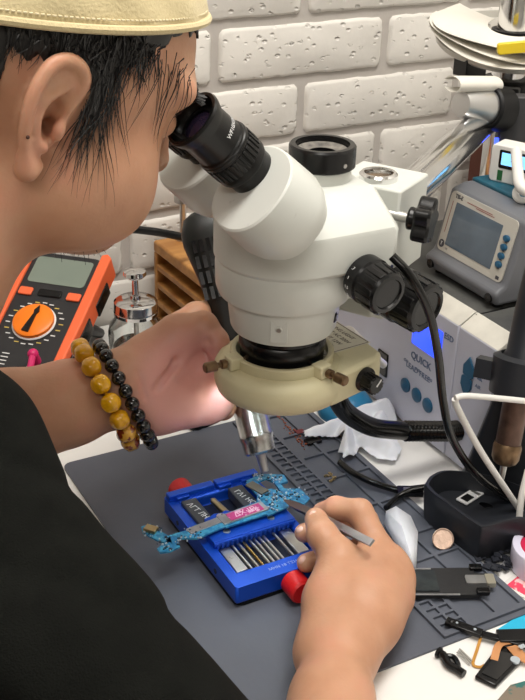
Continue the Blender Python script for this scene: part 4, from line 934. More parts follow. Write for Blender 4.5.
cloth('white_glove', g1, [((22.08, 28.94, 0), (26.29, 28.71, 0), .5, 1.3, .9), ((26.29, 28.71, 0), (27.75, 22.84, 0), 1.3, .9, 1.1), ((27.31, 29.04, 0), (30.97, 28.94, 0), 1.5, 1.9, 1.3), ((25.71, 27.77, 0), (23.54, 24.16, 0), 1.2, .8, .8), ((26.45, 25.42, 0), (29.55, 27.53, 0), .9, 1.8, .9)], 'crumpled white gloves lying between the mat and the rework station', 'gloves', (27.66, 26.41, 0), z0=.5, seed=3)
tv = [(21.06, 14.16, 1.65), (21.87, 13.93, 2.05), (22.44, 12.53, 1.75), (22.02, 10.88, 1.35), (19.42, 7.39, 0.65), (19.29, 8.86, 0.65), (19.95, 10.93, 0.7), (20.56, 13.6, 0.85), (20.75, 11.43, 2), (20.24, 9.75, 1.3), (20.41, 11.99, 1.35)]
g = G(); g.add(tv, [(0, 1, 8), (1, 2, 8), (2, 3, 8), (3, 9, 8), (3, 4, 9), (4, 5, 9), (5, 6, 9), (6, 10, 9), (8, 9, 10), (6, 7, 10), (7, 0, 10), (0, 8, 10)])
o = solo('white_tissue', g, M_glove, 'folded white tissue standing behind the right hand', 'tissue', loc=(21.77, 12.68, 0.45), smooth=25)
so = o.modifiers.new('thick', 'SOLIDIFY'); so.thickness = .1*U; so.offset = -1
# black phone at the mat's far edge
g = G(); M = face_M((16.51, 37.84, 0.5), (1, .32, 0), (-.32, 1, 0)); g.prism(rrect(8, 4, .5), -.45, .25, M); solo('black_case', g, M_black, 'flat black case lying behind the mat under the left hand', 'case', loc=(16.89, 38.61, 0), bevel=.08)
# coin leaning on the holder
M_coin = mat('copper_coin', (.58, .42, .33), .4, metal=.7, bump=.5, bscale=130, var=.15, vscale=90)
p = V((23.61, 9.56, 1)); F = frame_to(p, p+V((-.62, -.55, .75))); g = G(); g.lathe([(0, -.02), (.76, -.02), (.76, .05), (.82, .08), (.88, .05), (.89, -.07), (.84, -.1), (0, -.1)], F, 40)
M2 = F @ Matrix.Rotation(.6, 4, 'Z'); writing(g, '5', .8, M2, depth=.03); solo('copper_coin', g, M_coin, 'round copper coin leaning against the dark tool holder', 'coin', loc=(p.x, p.y, .45))
# phone frame on the mat
M_frm = mat('black_phone_frame', (.02, .02, .021), .45, bump=.15, bscale=90); M_bat = mat('black_foil', (.012, .014, .016), .35, bump=.4, bscale=60, col2=(.03, .04, .04), vscale=120)
pa = V((17.48, 6.79, 0.6)); pb = V((22.72, 4.16, 0.6)); dx = (pb-pa).normalized(); FM = face_M(pb+V((0, 0, 0)), dx, V((0, 0, 1)).cross(dx))
T = thing('phone_frame', 'black phone frame with a grey connector lying on the mat behind the hand', 'phone part', (pb.x-3, pb.y, .45))
L_ = (pb-pa).length+3
g = G(); g.prism([(-L_, -1.75), (.1, -1.55), (.1, -1.0), (1.0, -1.0), (1.0, 1.0), (.1, 1.0), (.3, 1.7), (-.6, 1.7), (-L_, 1.55)], -.12, .28, FM); fr = obj('chassis', g, M_frm, T, w=True, bevel=.06)
g = G(); g.prism(rrect(L_-3.6, 2.5, .1, 3, -L_/2-1.2, 0), .28, .36, FM); obj('battery_foil', g, M_bat, T, w=True)
g = G(); g.box((-L_/2, -1.62, .3), (L_-3, .16, .06), FM); g.box((-L_/2-1.5, 1.48, .3), (L_-3.5, .16, .06), FM); obj('side_rail', g, M_shield, T, w=True)
g = G(); g.prism(rrect(1.7, 1.0, .12, 3, .1, .1), .28, .42, FM); cn = obj('grey_plate', g, M_shield, T, w=True)
g = G(); g.prism(rrect(.7, 1.2, .1, 3, 1.15, .05), .1, .5, FM); obj('connector', g, mat('cream_metal', (.55, .52, .42), .35, metal=.7), T, w=True)
for y in (1.55, -1.35): g = G(); g.prism(rrect(1.0, .6, .1, 3, .3, y), .2, .55, FM); obj('corner_block', g, M_black, T, w=True, bevel=.05)
# small connector block by the hand
g = G(); M = face_M((25.2, 16.44, 0.8), (1, -.55, 0), (.55, 1, 0)); g.prism(rrect(2.2, 1.2, .1), 0, .35, M); T = thing('connector_block', 'small black connector block on the mat beside the tissue', 'electronic part', (25.52, 16.85, 0.45)); obj('shell', g, M_black, T, w=True)
g = G(); g.prism(rrect(1.2, .5, .05), .35, .42, M); obj('steel_insert', g, M_steel, T, w=True)
# speaker strip, clip, camera frame at the lower right, on the white bench
T = thing('flex_assembly', 'long black phone strip with orange flex tails at the mat corner', 'phone part', (19.06, 0.01, 0.2))
a = V((18.09, 1.7, 0.6)); b = V((19.68, -0.56, 0.5)); c = V((21.87, -3.09, 0.5))
g = G(); g.ribbon([a, b], .75, .35); g.ribbon([b, b.lerp(c, .5), c], .55, .3); g.ribbon([b.lerp(c, .45)+V((-.2, .3, 0)), c+V((1, .6, 0))], 1.3, .5); g.ball(tuple(a.lerp(b, .15)), .3, 10); obj('black_strip', g, M_black, T, w=True, bevel=.06)
g = G(); g.cyl(tuple(a.lerp(b, .3)+V((0, 0, .15))), tuple(a.lerp(b, .3)+V((0, 0, .22))), .1, seg=10); obj('contact', g, M_comp, T, w=True); g = G(); g.cyl(tuple(a.lerp(b, .8)+V((0, 0, .15))), tuple(a.lerp(b, .8)+V((0, 0, .22))), .12, seg=10); obj('contact', g, M_comp, T, w=True); g = G(); g.box(tuple(c+V((-.6, 0, .2))), (.5, .3, .1)); obj('contact', g, M_comp, T, w=True)
M_flex = mat('amber_flex', (.55, .27, .05), .3, metal=.3)
g = G(); g.ribbon(spline([(19.57, -0.61, 0.3), (18.57, -1.45, 0.15), (17.43, -2.45, 0.12), (17.69, -2.92, 0.12), (18.13, -2.92, 0.12)], 6), .22, .05); obj('flex_tail', g, M_flex, T, w=True)
g = G(); g.ribbon(spline([(21.17, -2.15, 0.5), (19.97, -2.14, 0.6), (18.77, -3.08, 0.45)], 6), .55, .05); g.ribbon(spline([(20.83, -2.56, 0.5), (20.73, -3.56, 0.5), (20.99, -4.14, 0.4)], 6), .9, .05); obj('flex_ribbon', g, mat('copper_flex', (.6, .28, .12), .35, metal=.4), T, w=True)
T = thing('camera_frame', 'black glossy phone camera frame lying at the lower right on the bench', 'phone part', (18.87, -3.71, 0))
FM = face_M((19.33, -3.45, 0.15), (.93, .38, 0), (-.38, .93, 0)); ex_ = V((16.98, -5.16, 0))-V((16.65, -3.69, 0))
g = G(); q = [(16.59, -3.66, 0), (17.29, -5.1, 0), (20.48, -3.96, 0), (21.35, -3.26, 0), (20.19, -1.86, 0)]; pl = [(x, y) for x, y, z in q]; g.prism(pl, .05, .4); obj('plate', g, M_black, T, w=True, bevel=.12)
g = G(); cc = V((18.61, -3.84, 0.4)); g.prism([(cc.x+(x-cc.x)*.7, cc.y+(y-cc.y)*.7) for x, y in pl], .4, .46); obj('lens_window', g, mat('dusty_black_glass', (.02, .02, .02), .12, col2=(.16, .15, .14), vscale=30, thr=(.55, .8)), T, w=True)
g = G(); cc = V((20.09, -3.8, 0.4)); g.lathe([(.35, .4), (.35, .55)], Matrix.Translation((cc.x, cc.y, 0)), 20); obj('grey_disc', g, M_comp, T, w=True)
T = thing('spring_clip', 'small black shaped clip lying on the white bench below the mat', 'phone part', (16.62, -1.44, 0))
g = G(); g.tube(spline([(15.76, -0.51, 0.35), (15.89, -1.04, 0.35), (15.66, -1.83, 0.35), (15.93, -2.64, 0.35), (16.06, -3.15, 0.35)], 6), [.42]*3+[.3]*22, 10); g.tube(spline([(15.93, -1, 0.3), (16.45, -1.38, 0.3), (16.33, -2.11, 0.3), (15.9, -2.57, 0.3)], 6), .2, 8); obj('clip_body', g, M_black, T, w=True)
g = G()
for k in range(3): a = V((17.1, -1.01, 0.2))+V((.18*k, .1*k, 0)); b = V((17.18, -2.42, 0.2))+V((.16*k, .1*k, 0)); g.ribbon([a, b], .12, .06)
obj('spring_leaf', g, M_steel, T, w=True)
# blue card, playing card, tape, black chips, green board
g = G(); q = [(21.23, 0.14, 0.1), (23.16, 0.17, 0.1), (27.86, 0.13, 0.1), (25.75, -3.84, 0.1), (21.76, -2.42, 0.1)]; q = [(21.44, -0.32, 0), (22.86, -2.25, 0), (25.98, -2, 0), (25.16, 0.44, 0)]
g.prism([(x, y) for x, y, z in q], .02, .1); solo('blue_card', g, mat('cyan_card', (.02, .42, .66), .4), 'bright cyan card at the right edge beside the mat corner', 'card', loc=(23.84, -0.54, -0))
M_card = mat('red_backed_card', (.75, .06, .12), .4, col2=(.85, .6, .6), vscale=160, thr=(.48, .55))
q = [(24.69, 5.67, -0), (25.23, 2.64, 0), (26.91, 0.74, -0), (30.05, 2.56, 0), (28.44, 5.51, -0)]; T = thing('playing_card', 'red patterned playing card with a white border by the tape roll', 'card', (26.41, 3.69, 0))
pl = [(x, y) for x, y, z in [(24.86, 3.64, 0), (26.52, -1.39, 0), (30.9, 0.07, 0), (29.4, 5.03, 0)]]; g = G(); g.prism(pl, .02, .1); obj('card_stock', g, M_wpl, T, w=True)
cx, cy = sum(p[0] for p in pl)/4, sum(p[1] for p in pl)/4; g = G(); g.prism([(cx+(x-cx)*.86, cy+(y-cy)*.86) for x, y in pl], .1, .115); obj('card_back', g, M_card, T, w=True)
p = V((29.47, 3.84, 0.8)); T = thing('tape_roll', 'white roll of tape with a red centre at the right edge', 'tape', (p.x, p.y, 0)); F = Matrix.Translation((p.x, p.y, .12))
g = G(); g.ring([(2.1, 0), (2.7, 0), (2.75, .1), (2.75, 1.9), (2.7, 2.0), (2.1, 2.0)], F, 56); obj('tape_band', g, mat('pale_lilac_tape', (.66, .64, .78), .4), T, w=True)
g = G(); g.ring([(1.3, .05), (2.1, .05), (2.1, 1.85), (1.95, 1.95), (1.3, 1.9)], F, 48); obj('red_core', g, mat('raspberry_core', (.6, .02, .08), .4), T, w=True)
rnd = random.Random(4); g = G()
for k in range(60):
    a = rnd.uniform(0, 2*PI); r = 1.3*math.sqrt(rnd.random()); p = V((26.35, 5.98, 0)); s = rnd.uniform(.35, .8)
    g.box((0, 0, 0), (s, s*.7, .12), Matrix.Translation((p.x+1.3*r*math.cos(a), p.y+r*math.sin(a), .2+.5*rnd.random())) @ Euler((rnd.uniform(-.3, .3), rnd.uniform(-.3, .3), rnd.uniform(0, 3))).to_matrix().to_4x4())
solo('scrap_pile', g, mat('black_chips', (.02, .022, .03), .35), 'small pile of black chip scraps between the mat and the tool holder', 'scraps', loc=(26.19, 5.77, -0), kind='stuff')
g = G()
for k in range(26):
    p = V((27.74, 7.18, -0)); s = rnd.uniform(.1, .3); g.box((0, 0, 0), (s, s*.6, .15), Matrix.Translation((p.x+rnd.uniform(-1.6, 1.0), p.y+rnd.uniform(-.5, 1.0), .3+.2*rnd.random())) @ Euler((rnd.uniform(-1, 1), rnd.uniform(-1, 1), rnd.uniform(0, 3))).to_matrix().to_4x4())
solo('metal_scraps', g, M_goldc, 'scattered tiny brass coloured scraps at the foot of the tool holder', 'scraps', loc=(27.77, 6.58, 0), kind='stuff')
g = G(); g.prism([(x, y) for x, y, z in [(16.63, -6.14, 0), (19.75, -8.96, 0), (21.36, -7.17, -0), (19.55, -5.6, 0), (18.35, -5.43, 0)]], .05, .3); solo('brown_board', g, mat('brown_green_board', (.2, .16, .12), .4, col2=(.02, .13, .12), vscale=90, thr=(.55, .6)), 'corner of a brown and green circuit board at the bottom right', 'circuit board', loc=(18.72, -6.58, 0))
# parts in the mat trays: copper balls, tiny screws
g = G()
for k in range(46):
    p = V((21.42, 31.27, 0.35)).lerp(V((21.24, 27.74, 0.35)), rnd.random()); g.ball((p.x+rnd.uniform(-.3, .5), p.y+rnd.uniform(-.4, .4), .3), rnd.uniform(.04, .1), 6)
for k in range(20):
    p = V((21.77, 34.48, 0.35)).lerp(V((21.41, 30.86, 0.35)), rnd.random()); g.ball((p.x+rnd.uniform(-.2, .2), p.y, .35), .07, 6)
solo('copper_screws', g, mat('copper_bits', (.45, .13, .06), .35, metal=.7), 'scattered tiny copper screws in the far tray pockets of the mat', 'screws', loc=(21.42, 29.93, 0.3), kind='stuff')
g = G()
for k in range(14):
    p = V((20.49, 22.04, 0.4)); g.box((0, 0, 0), (.25, .16, .14), Matrix.Translation((p.x+rnd.uniform(-.5, .5), p.y+rnd.uniform(-.6, .6), .5)) @ Matrix.Rotation(rnd.uniform(0, 3), 4, 'Z'))
solo('tiny_parts', g, M_goldc, 'cluster of tiny dark parts in the middle tray pockets of the mat', 'electronic parts', loc=(20.57, 22.17, 0.3), kind='stuff')
for p, s, lb in (((22.33, 28.12, 0.5), (1.5, .9, .3), 'small black chip lying in a tray pocket beside the glove tip'), ((22.05, 30.07, 0.5), (.9, .7, .25), 'small dark red part lying in the far tray of the mat')):
    g = G(); g.box((p[0], p[1], .38), s); solo('small_part', g, M_black if 'black' in lb else mat('dark_red_part', (.12, .01, .015), .4), lb, 'electronic part', loc=(p[0], p[1], .22), bevel=.05)
# brown book edge and a teal bag at the wall
g = G(); p = V((62.73, 57, 13.62)); g.box((p.x+2.5, 57.5, 11), (4.4, 3, 22)); solo('brown_box', g, mat('brown_board', (.14, .045, .03), .6), 'tall dark brown box standing against the brick wall behind the instrument', 'box', loc=(p.x+2.5, 57.5, 0))
p = V((51.14, 50, 11.16)); g = G(); g.box((p.x-2.5, 50, 6), (4.4, 3, 12)); solo('blue_bottle', g, mat('blue_label_plastic', (.02, .1, .28), .4), 'blue plastic container standing behind the star knob', 'container', loc=(p.x-2.5, 50, 0), bevel=.5)
# tweezers in the right hand
t0 = V((12.75, 16.92, 3.6)); t1 = V((12.65, 4.32, 7.8)); T = thing('tweezers', 'steel tweezers held in the right hand over the board', 'tweezers', t1)
ax = (t1-t0).normalized(); sd = V((-.5, -.35, .8)); sd = (sd-ax*sd.dot(ax)).normalized(); Lt = (t1-t0).length
for s in (1, -1):
    pts = [t0+ax*(Lt*t)+sd*s*o for t, o in ((0, .03), (.12, .12), (.4, .36), (.7, .28), (.9, .1), (1, .04))]
    g = G(); c = spline(pts, 6); W0 = [min(.55, .08+2.2*i/len(c)) for i in range(len(c))]; vs = []; fs = []
    tw = ax.cross(sd)
    for i, p in enumerate(c):
        for (a, b) in ((-1, -1), (1, -1), (1, 1), (-1, 1)): vs.append(p+tw*a*W0[i]/2+sd*b*.05)
    for i in range(len(c)-1):
        for k in range(4): q = (k+1) % 4; fs.append((i*4+k, i*4+q, i*4+4+q, i*4+4+k))
    fs += [(3, 2, 1, 0), tuple((len(c)-1)*4+k for k in range(4))]; g.add(vs, fs); obj('arm', g, mat('tweezer_steel', (.32, .32, .33), .3, metal=1), T, w=True)

# ================================================================ the person at the bench
def skin_mat(name, base, red, dark):
    m = mat(name, base, .46, sss=.22, bump=.10, bscale=420, spec=.45)
    nt = m.node_tree; b = nt.nodes['Principled BSDF']; tc = nt.nodes.new('ShaderNodeTexCoord')
    n = nt.nodes.new('ShaderNodeTexNoise'); n.inputs['Scale'].default_value = 22; n.inputs['Detail'].default_value = 6
    r = nt.nodes.new('ShaderNodeValToRGB'); r.color_ramp.elements[0].position = .36; r.color_ramp.elements[1].position = .68
    r.color_ramp.elements[0].color = (*dark, 1); r.color_ramp.elements[1].color = (*red, 1); e = r.color_ramp.elements.new(.52); e.color = (*base, 1)
    nt.links.new(tc.outputs['Object'], n.inputs['Vector']); nt.links.new(n.outputs['Fac'], r.inputs['Fac']); nt.links.new(r.outputs['Color'], b.inputs['Base Color'])
    # left palm: pinker skin, plus the ring light's glow painted into the colour
    vm = nt.nodes.new('ShaderNodeVectorMath'); vm.operation = 'DISTANCE'; vm.inputs[1].default_value = PALM
    mr = nt.nodes.new('ShaderNodeMapRange'); mr.inputs[1].default_value = .03; mr.inputs[2].default_value = .062; mr.inputs[3].default_value = .85; mr.inputs[4].default_value = 0; mr.interpolation_type = 'SMOOTHSTEP'
    mx = nt.nodes.new('ShaderNodeMix'); mx.data_type = 'RGBA'; mx.inputs[7].default_value = (.72, .36, .33, 1)
    nt.links.new(tc.outputs['Object'], vm.inputs[0]); nt.links.new(vm.outputs['Value'], mr.inputs[0]); nt.links.new(mr.outputs[0], mx.inputs[0])
    nt.links.new(r.outputs['Color'], mx.inputs[6]); nt.links.new(mx.outputs[2], b.inputs['Base Color'])
    return m
PALM = (V((6.32, 20.57, 13.77))-V((-32, 10, -30)))*U
M_skin = skin_mat('warm_skin', (.54, .29, .178), (.58, .285, .185), (.48, .245, .145))
# head frame: f forwards, l to the person's left, u up
HS = 1.05
az, pt = math.radians(1), math.radians(21)
f_ = np.array([math.cos(az)*math.cos(pt), math.sin(az)*math.cos(pt), -math.sin(pt)]); l_ = np.array([-math.sin(az), math.cos(az), 0]); u_ = np.cross(f_, l_)
HR = np.stack([f_, l_, u_], 1)
HC = np.array((-7.59, 9.13, 39.37))+l_*7.3*HS
def h(x, y, z): return HC+HR@np.array([x, y, z], float)*HS
E_ = np.eye(3)
B = Field(); H0 = Field()                                # H0: skull and face in head coordinates
H0.ell((.5, 0, 3.4), (9.9, 7.4, 8.4), k=1.5)
H0.ell((.3, 0, -4.8), (5.4, 5.3, 5.3), k=1.5)
H0.ell((4.2, 0, 1.0), (5.0, 6.4, 7.2), k=1.5)
H0.ell((3.0, 0, -3.6), (5.6, 5.8, 4.8), k=2.0)
H0.ell((7.0, 0, -6.6), (2.4, 2.8, 1.9), k=1.8)
for s in (-1, 1):
    H0.ell((4.9, 4.1*s, -1.6), (3.0, 2.6, 2.6), k=1.5)
    H0.ell((4.1, 4.3*s, -3.8), (4.5, 2.7, 3.4), k=1.8)
    H0.cap((10.0, .9*s, 2.9), (8.1, 5.0*s, 3.1), .95, .85, k=1.0)
    H0.cap((9.6, 3.4*s, .9), (10.6, 3.8*s, .7), 1.35, 1.2, k=1.0, sub=True)
    H0.ell((8.1, 3.2*s, 1.0), (1.1, 1.4, 1.05), k=.3)
    H0.ell((9.5, 1.0*s, -1.9), (.95, .8, .7), k=.5)
H0.chain([(9.2, 0, 2.2), (9.8, 0, 0), (10.5, 0, -1.7)], [.75, .8, .9], k=.8)
H0.ell((8.8, 0, -4.1), (1.2, 2.4, .6), k=.5); H0.ell((8.5, 0, -5.2), (1.2, 2.1, .6), k=.5)
H0.cap((10.0, -2.1, -4.65), (10.0, 2.1, -4.65), .2, k=.25, sub=True)
H1 = Field(); H1.p = list(H0.p)
def fine(pts, rs, n=4):
    q = spline([V(p) for p in pts], n); return [np.array(p) for p in q], [float(np.interp(i/n, range(len(rs)), rs)) for i in range(len(q))]
def ear(s):
    ca, sa = math.cos(.0), math.sin(.0); SCE = .95
    def e(t, v, o): t, v = t*SCE*.8, v*SCE; return (t*ca+v*sa+.1, s*(6.85+o*.75), v*ca-t*sa)
    F = H1; k0 = .2
    F.ell(e(-.2, .2, -.1), (1.25, .6, 2.2), k=.4)
    F.chain([e(.9, 1.0, .15), e(1.0, 2.1, .35), e(.2, 2.7, .6), e(-.9, 2.2, .85), e(-1.35, 1.1, .95), e(-1.3, -.1, .9), e(-1.0, -1.3, .7), e(-.5, -2.2, .5)], [.30, .34, .38, .42, .46, .46, .42, .4], k=.5)
    F.chain(*fine([e(.85, .15, .35), e(1.25, 1.2, .45), e(1.5, 2.3, .75), e(.9, 3.1, 1.05), e(-.3, 3.35, 1.35), e(-1.4, 2.8, 1.6), e(-2.0, 1.5, 1.8), e(-2.05, .1, 1.7), e(-1.7, -1.2, 1.4), e(-1.2, -2.1, 1.1), e(-.9, -2.7, .9)], [.26, .32, .36, .38, .38, .38, .37, .34, .30, .28, .3]), k=.12)
    F.chain([e(-1.0, -2.3, .8), e(-.55, -2.95, .65), e(.05, -2.7, .4)], [.46, .58, .42], k=.35)
    F.chain(*fine([e(.5, 2.1, .85), e(-.35, 1.5, 1.05), e(-.85, .6, 1.15), e(-.9, -.5, 1.1), e(-.6, -1.35, .9), e(0, -1.6, .7)], [.26, .3, .32, .32, .3, .3]), k=.12)
    F.ell(e(.1, .1, 1.0), (.72, .9, 1.15), k=.2, sub=True)
    F.ell(e(.35, -.45, .2), (.42, 1.2, .5), k=.15, sub=True)
    F.ell(e(.85, -.45, .55), (.38, .38, .62), k=.22)
    F.ell(e(-.05, -1.5, .75), (.35, .35, .3), k=.2)
for s in (-1, 1): ear(s)
def wrap(F):
    return (lambda q: F.ev((((q-HC)@HR)/HS)[:, None, :])[:, 0]*HS, HC-15*HS, HC+15*HS, 1.0, False)
B.p.append(wrap(H1)); K0 = Field(); K0.p.append(wrap(H0))
# neck and trunk
C7 = np.array([-26., 13.5, 26.]); NB = np.array([-23., 13.8, 25.])
NECK = ([h(-1.8, 0, -3.0), (h(-2.0, 0, -6)+NB)/2+np.array([1.5, 0, .9]), NB], [5.8, 6.8, 7.4])
B.chain(*NECK, k=2.2); K0.chain(*NECK, k=2.2)
SR = np.array((-16.23, 6.31, 21.95)); SL = np.array([-27., 31.0, 21.]); PEL = np.array([-31., 10., -16.])
B.chain([C7+np.array([-3, 0, -6]), np.array([-28., 12., 8.]), PEL], [8.5, 11.5, 12.5], k=4)
B.cap(C7+np.array([0, 0, -5]), SR, 5.0, 4.8, k=3); B.cap(C7+np.array([0, 0, -4]), SL, 5.6, 5.8, k=3)
for s in (0, 17): B.cap(np.array([-29., 2.+s, -18.]), np.array([-13., 0.+s*1.1, -22.]), 8, 7.2, k=3)
# right arm: shoulder, elbow off the near end, forearm resting on the mat
RW = np.array((7.42, -0.02, 3.1)); RK = np.array((11.6, 4.83, 3.6))
rdir = np.array((4.82, -3.47, 3.2))-RW; rdir = rdir/np.linalg.norm(rdir)
RE = RW+rdir*24; RE[2] = 4.6
RM = RW+(RE-RW)*.45
B.chain([SR, (SR+RE)/2+np.array([-1.5, -1, 0]), RE], [4.8, 4.6, 4.2], k=2)
rperp = np.array([-rdir[1], rdir[0], 0]);
B.chain([RE, RW+(RE-RW)*.68, RM, RW+(RE-RW)*.2, RW], [4.2, 4.1, 3.3, 2.5, 2.3], k=1.5)
LWr = np.array((1.62, 23.52, 13.43)); LE = np.array((-12.27, 25.06, 11.61)); LE[2] = max(LE[2], 8)
B.chain([SL, (SL+LE)/2+np.array([-1, 2, 0]), LE], [5.6, 5.0, 4.3], k=2)
B.chain([LE, LWr+(LE-LWr)*.65, LWr+(LE-LWr)*.3, LWr], [3.9, 3.7, 3.05, 2.6], k=1.5)
# ---- right hand: back of the hand to the camera, thumb and fingers pinching the tweezers
def pz(x, y, z): return None
Wr = RW
kn = [np.array(p) for p in ((15.18, 6.9, 5.4), (15.63, 5.64, 4.9), (15.25, 4.2, 4.2), (14.32, 2.99, 3.3))]       # index..little knuckles
B.chain([Wr, (Wr*.45+kn[0]*.55)+np.array([-.8, 0, -.3]), kn[0]+np.array([-.6, -.3, -.8])], [2.2, 2.1, 1.3], k=1.3)
B.chain([Wr, (Wr*.5+kn[1]*.5), kn[1]+np.array([-.2, -.2, -.7])], [2.1, 2.0, 1.3], k=1.3)
B.chain([Wr, (Wr*.5+kn[2]*.5), kn[2]+np.array([0, 0, -.6])], [2.0, 1.9, 1.25], k=1.3)
B.chain([Wr, (Wr*.5+kn[3]*.5), kn[3]+np.array([0, 0, -.4])], [1.9, 1.7, 1.1], k=1.3)
for i, q in enumerate(kn):
    B.ell(q+np.array([-.15, -.1, -.3]), (.85, .85, .75), k=.5)
    if i < 3: a = Wr+(q-Wr)*.35+np.array([0, 0, 1.55]); B.cap(a, q+np.array([-.2, -.2, .1]), .25, .3, k=.9)
# thumb: base mound, metacarpal up the left side, tip on the tweezers
TB = np.array((8.98, 3.96, 4.3)); TM = np.array((11.32, 6.51, 5.6)); TI = np.array((11.07, 8.41, 6.3)); TT = np.array((11.93, 10.69, 6))
B.chain([Wr+np.array([-.8, .8, 0]), TB, TM], [1.8, 1.65, 1.35], k=1.0)
B.chain([TM, TI, TT], [1.3, 1.1, .88], k=.5)
B.ell((TB+kn[0])/2+np.array([-.3, .2, -1.0]), (2.4, 2.6, 1.5), k=1.2)
# index: out from its knuckle, over and down to the tweezers
I1 = np.array((14.93, 9.27, 6.6)); I2 = np.array((14.05, 11.23, 6)); I3 = np.array((13.66, 12.57, 4.9))
B.chain([kn[0]+np.array([-.1, 0, -.5]), I1, I2, I3], [1.1, .98, .88, .78], k=.4)
# middle, ring, little: curled below, their tips showing left of the thumb
M1 = np.array((16.67, 10.82, 4.3)); M2 = np.array((13.38, 11.44, 4.2)); M3 = np.array((11.88, 12.22, 3.7))
B.chain([kn[1]+np.array([-.3, 0, -.9]), M1, M2, M3], [1.05, .92, .86, .76], k=.35)
R1 = np.array((15.72, 9.21, 3)); R2 = np.array((12.84, 9.82, 2.8)); R3_ = np.array((10.68, 9.79, 2.9))
B.chain([kn[2]+np.array([-.3, 0, -.9]), R1, R2, R3_], [1.0, .88, .82, .74], k=.35)
L1 = np.array((15.27, 7.56, 2)); L2 = np.array((13.12, 7.98, 1.7)); L3 = np.array((11.48, 7.76, 1.5))
B.chain([kn[3]+np.array([-.3, 0, -.7]), L1, L2, L3], [.95, .78, .72, .66], k=.35)

# ---- left hand: palm to the camera, closed round the handle of the gun
GA = lambda z: np.array(HM @ V((0, 0, z)))                       # point on the gun axis
Lw = LWr
VD = np.array([.434, .777, -.456]); IX = np.array([.879, -.476, .026]); IY = np.array([.197, .412, .89]); CR_ = np.stack([IX, IY, VD], 1)
PH = np.array((6.21, 21.82, 11.63)); PU = np.array((7.08, 24.2, 15.41)); PC = np.array((7.15, 23.27, 12.58))
B.chain([Lw, Lw*.5+PH*.5+np.array([0, 0, -.4]), PH], [2.6, 2.5, 1.9], k=1.3)
B.chain([Lw, Lw*.5+PU*.5, PU], [2.6, 2.3, 1.7], k=1.3)
B.ell(PC, (3.9, 3.2, 1.7), CR_, k=1.0)
B.ell(np.array((8.36, 21.74, 11.78)), (1.9, 2.0, 1.5), CR_, k=.9)
B.ell(np.array((4.69, 22.26, 12.24)), (2.9, 1.5, 1.3), CR_, k=.9)
B.ell(np.array((4.84, 23.83, 15.72)), (2.6, 1.5, 1.4), np.array([IX*.87+IY*.5, IY*.87-IX*.5, VD]).T, k=.9)
# thumb over the top of the palm, bending down against the handle
B.chain([np.array((4.37, 24.33, 15.24)), np.array((6.63, 23.96, 16.76)), np.array((8.5, 23.31, 17.44))], [1.7, 1.5, 1.2], k=.9)
B.chain([np.array((8.5, 23.31, 17.44)), np.array((9.08, 22.18, 16.51)), np.array((9.48, 21.72, 14.78))], [1.12, 1.0, .88], k=.35)
for a, b, r in (((7.98, 21.52, 16.96), (5.56, 22.03, 15.53), .36), ((5.56, 22.03, 15.53), (3.91, 21.78, 13.75), .3), ((8.52, 21.19, 14.72), (5.85, 21.95, 13.91), .2), ((2.53, 21.97, 15.38), (2.51, 20.85, 13.68), .16), ((8.16, 21.02, 16.28), (6.85, 21.13, 14.78), .18)):
    a = np.array(a); b = np.array(b)
    for _ in range(12): 
        for q in (a, b): q += VD*B.at([q])[0]*.7
    B.cap(a, b, r, r, k=.3, sub=True)
# index stretched up behind, then the other fingers wrap round the far side
B.chain([np.array((7.61, 27.29, 15.7)), np.array((10.14, 28.06, 16.12)), np.array((12.02, 29.83, 15.46))], [1.1, .95, .8], k=.6)
for i, (yy, zz) in enumerate(((338, 0), (360, 0), (383, 0), (402, 0))):
    a = np.array((15.56, 37.48, 39.54)); 
    gz = 13.2-1.75*i; c = GA(gz)
    X_ = np.array(HM.to_3x3() @ V((1, 0, 0))); Y_ = np.array(HM.to_3x3() @ V((0, 1, 0)))
    yb = Y_ if Y_[1] > 0 else -Y_
    r = 2.15
    pts = [c-X_*2.6-yb*.6, c-X_*2.0+yb*1.6, c+X_*.2+yb*2.4, c+X_*2.1+yb*1.2, c+X_*2.3-yb*.5]
    B.chain(pts, [1.05, .95, .88, .82, .72], k=.3)
    B.cap(Lw*.35+(c-X_*2.6)*.65, c-X_*2.6-yb*.6, 1.5, 1.1, k=.8)
B.chain([GA(6.2)-np.array([2.4, 0, 0]), GA(10)-X_*2.8, GA(13)-X_*2.8], [1.2, 1.3, 1.2], k=1)

lo = np.array([-46, -36, -32]); hi = np.array([20, 42, 56]); HRES = .18
T = thing('person', 'man in a khaki cap and black t-shirt bending to the microscope with tweezers', 'person', (-32, 10, -30))
vs, fs = net(B.ev, lo, hi, HRES)
body = net_obj('body', vs, fs, M_skin, T, relax=3)

# ---- t-shirt: the trunk and sleeves a little larger, hollow for the arms and neck
S = Field()
S.chain([C7+np.array([-3, 0, -5]), np.array([-27., 12., 8.]), PEL], [9.6, 13.2, 14.], k=4)
S.ell(np.array([-23., 13., 14.]), (8.5, 14, 10), k=3)
S.cap(C7+np.array([0, 0, -4]), SR, 6.0, 5.9, k=3); S.cap(C7+np.array([0, 0, -4]), SL, 6.4, 6.8, k=3)
sre = SR+(RE-SR)*.78; S.chain([SR, (SR+sre)/2+np.array([-1.2, -1, 0]), sre], [5.9, 6.3, 6.4], k=2)
sle = SL+(LE-SL)*.9; S.chain([SL, sle], [6.8, 6.0], k=2)
for s, (a, b) in enumerate(((SR, RE), (SL, LE))): pass
S.cap(sre+(RE-SR)/np.linalg.norm(RE-SR)*1.0, RE, 5.3, 5.5, k=.2, sub=True)
S.cap(h(-1, 0, -6), NB+np.array([1.0, 0, .6]), 6.6, 7.2, k=.4, sub=True)
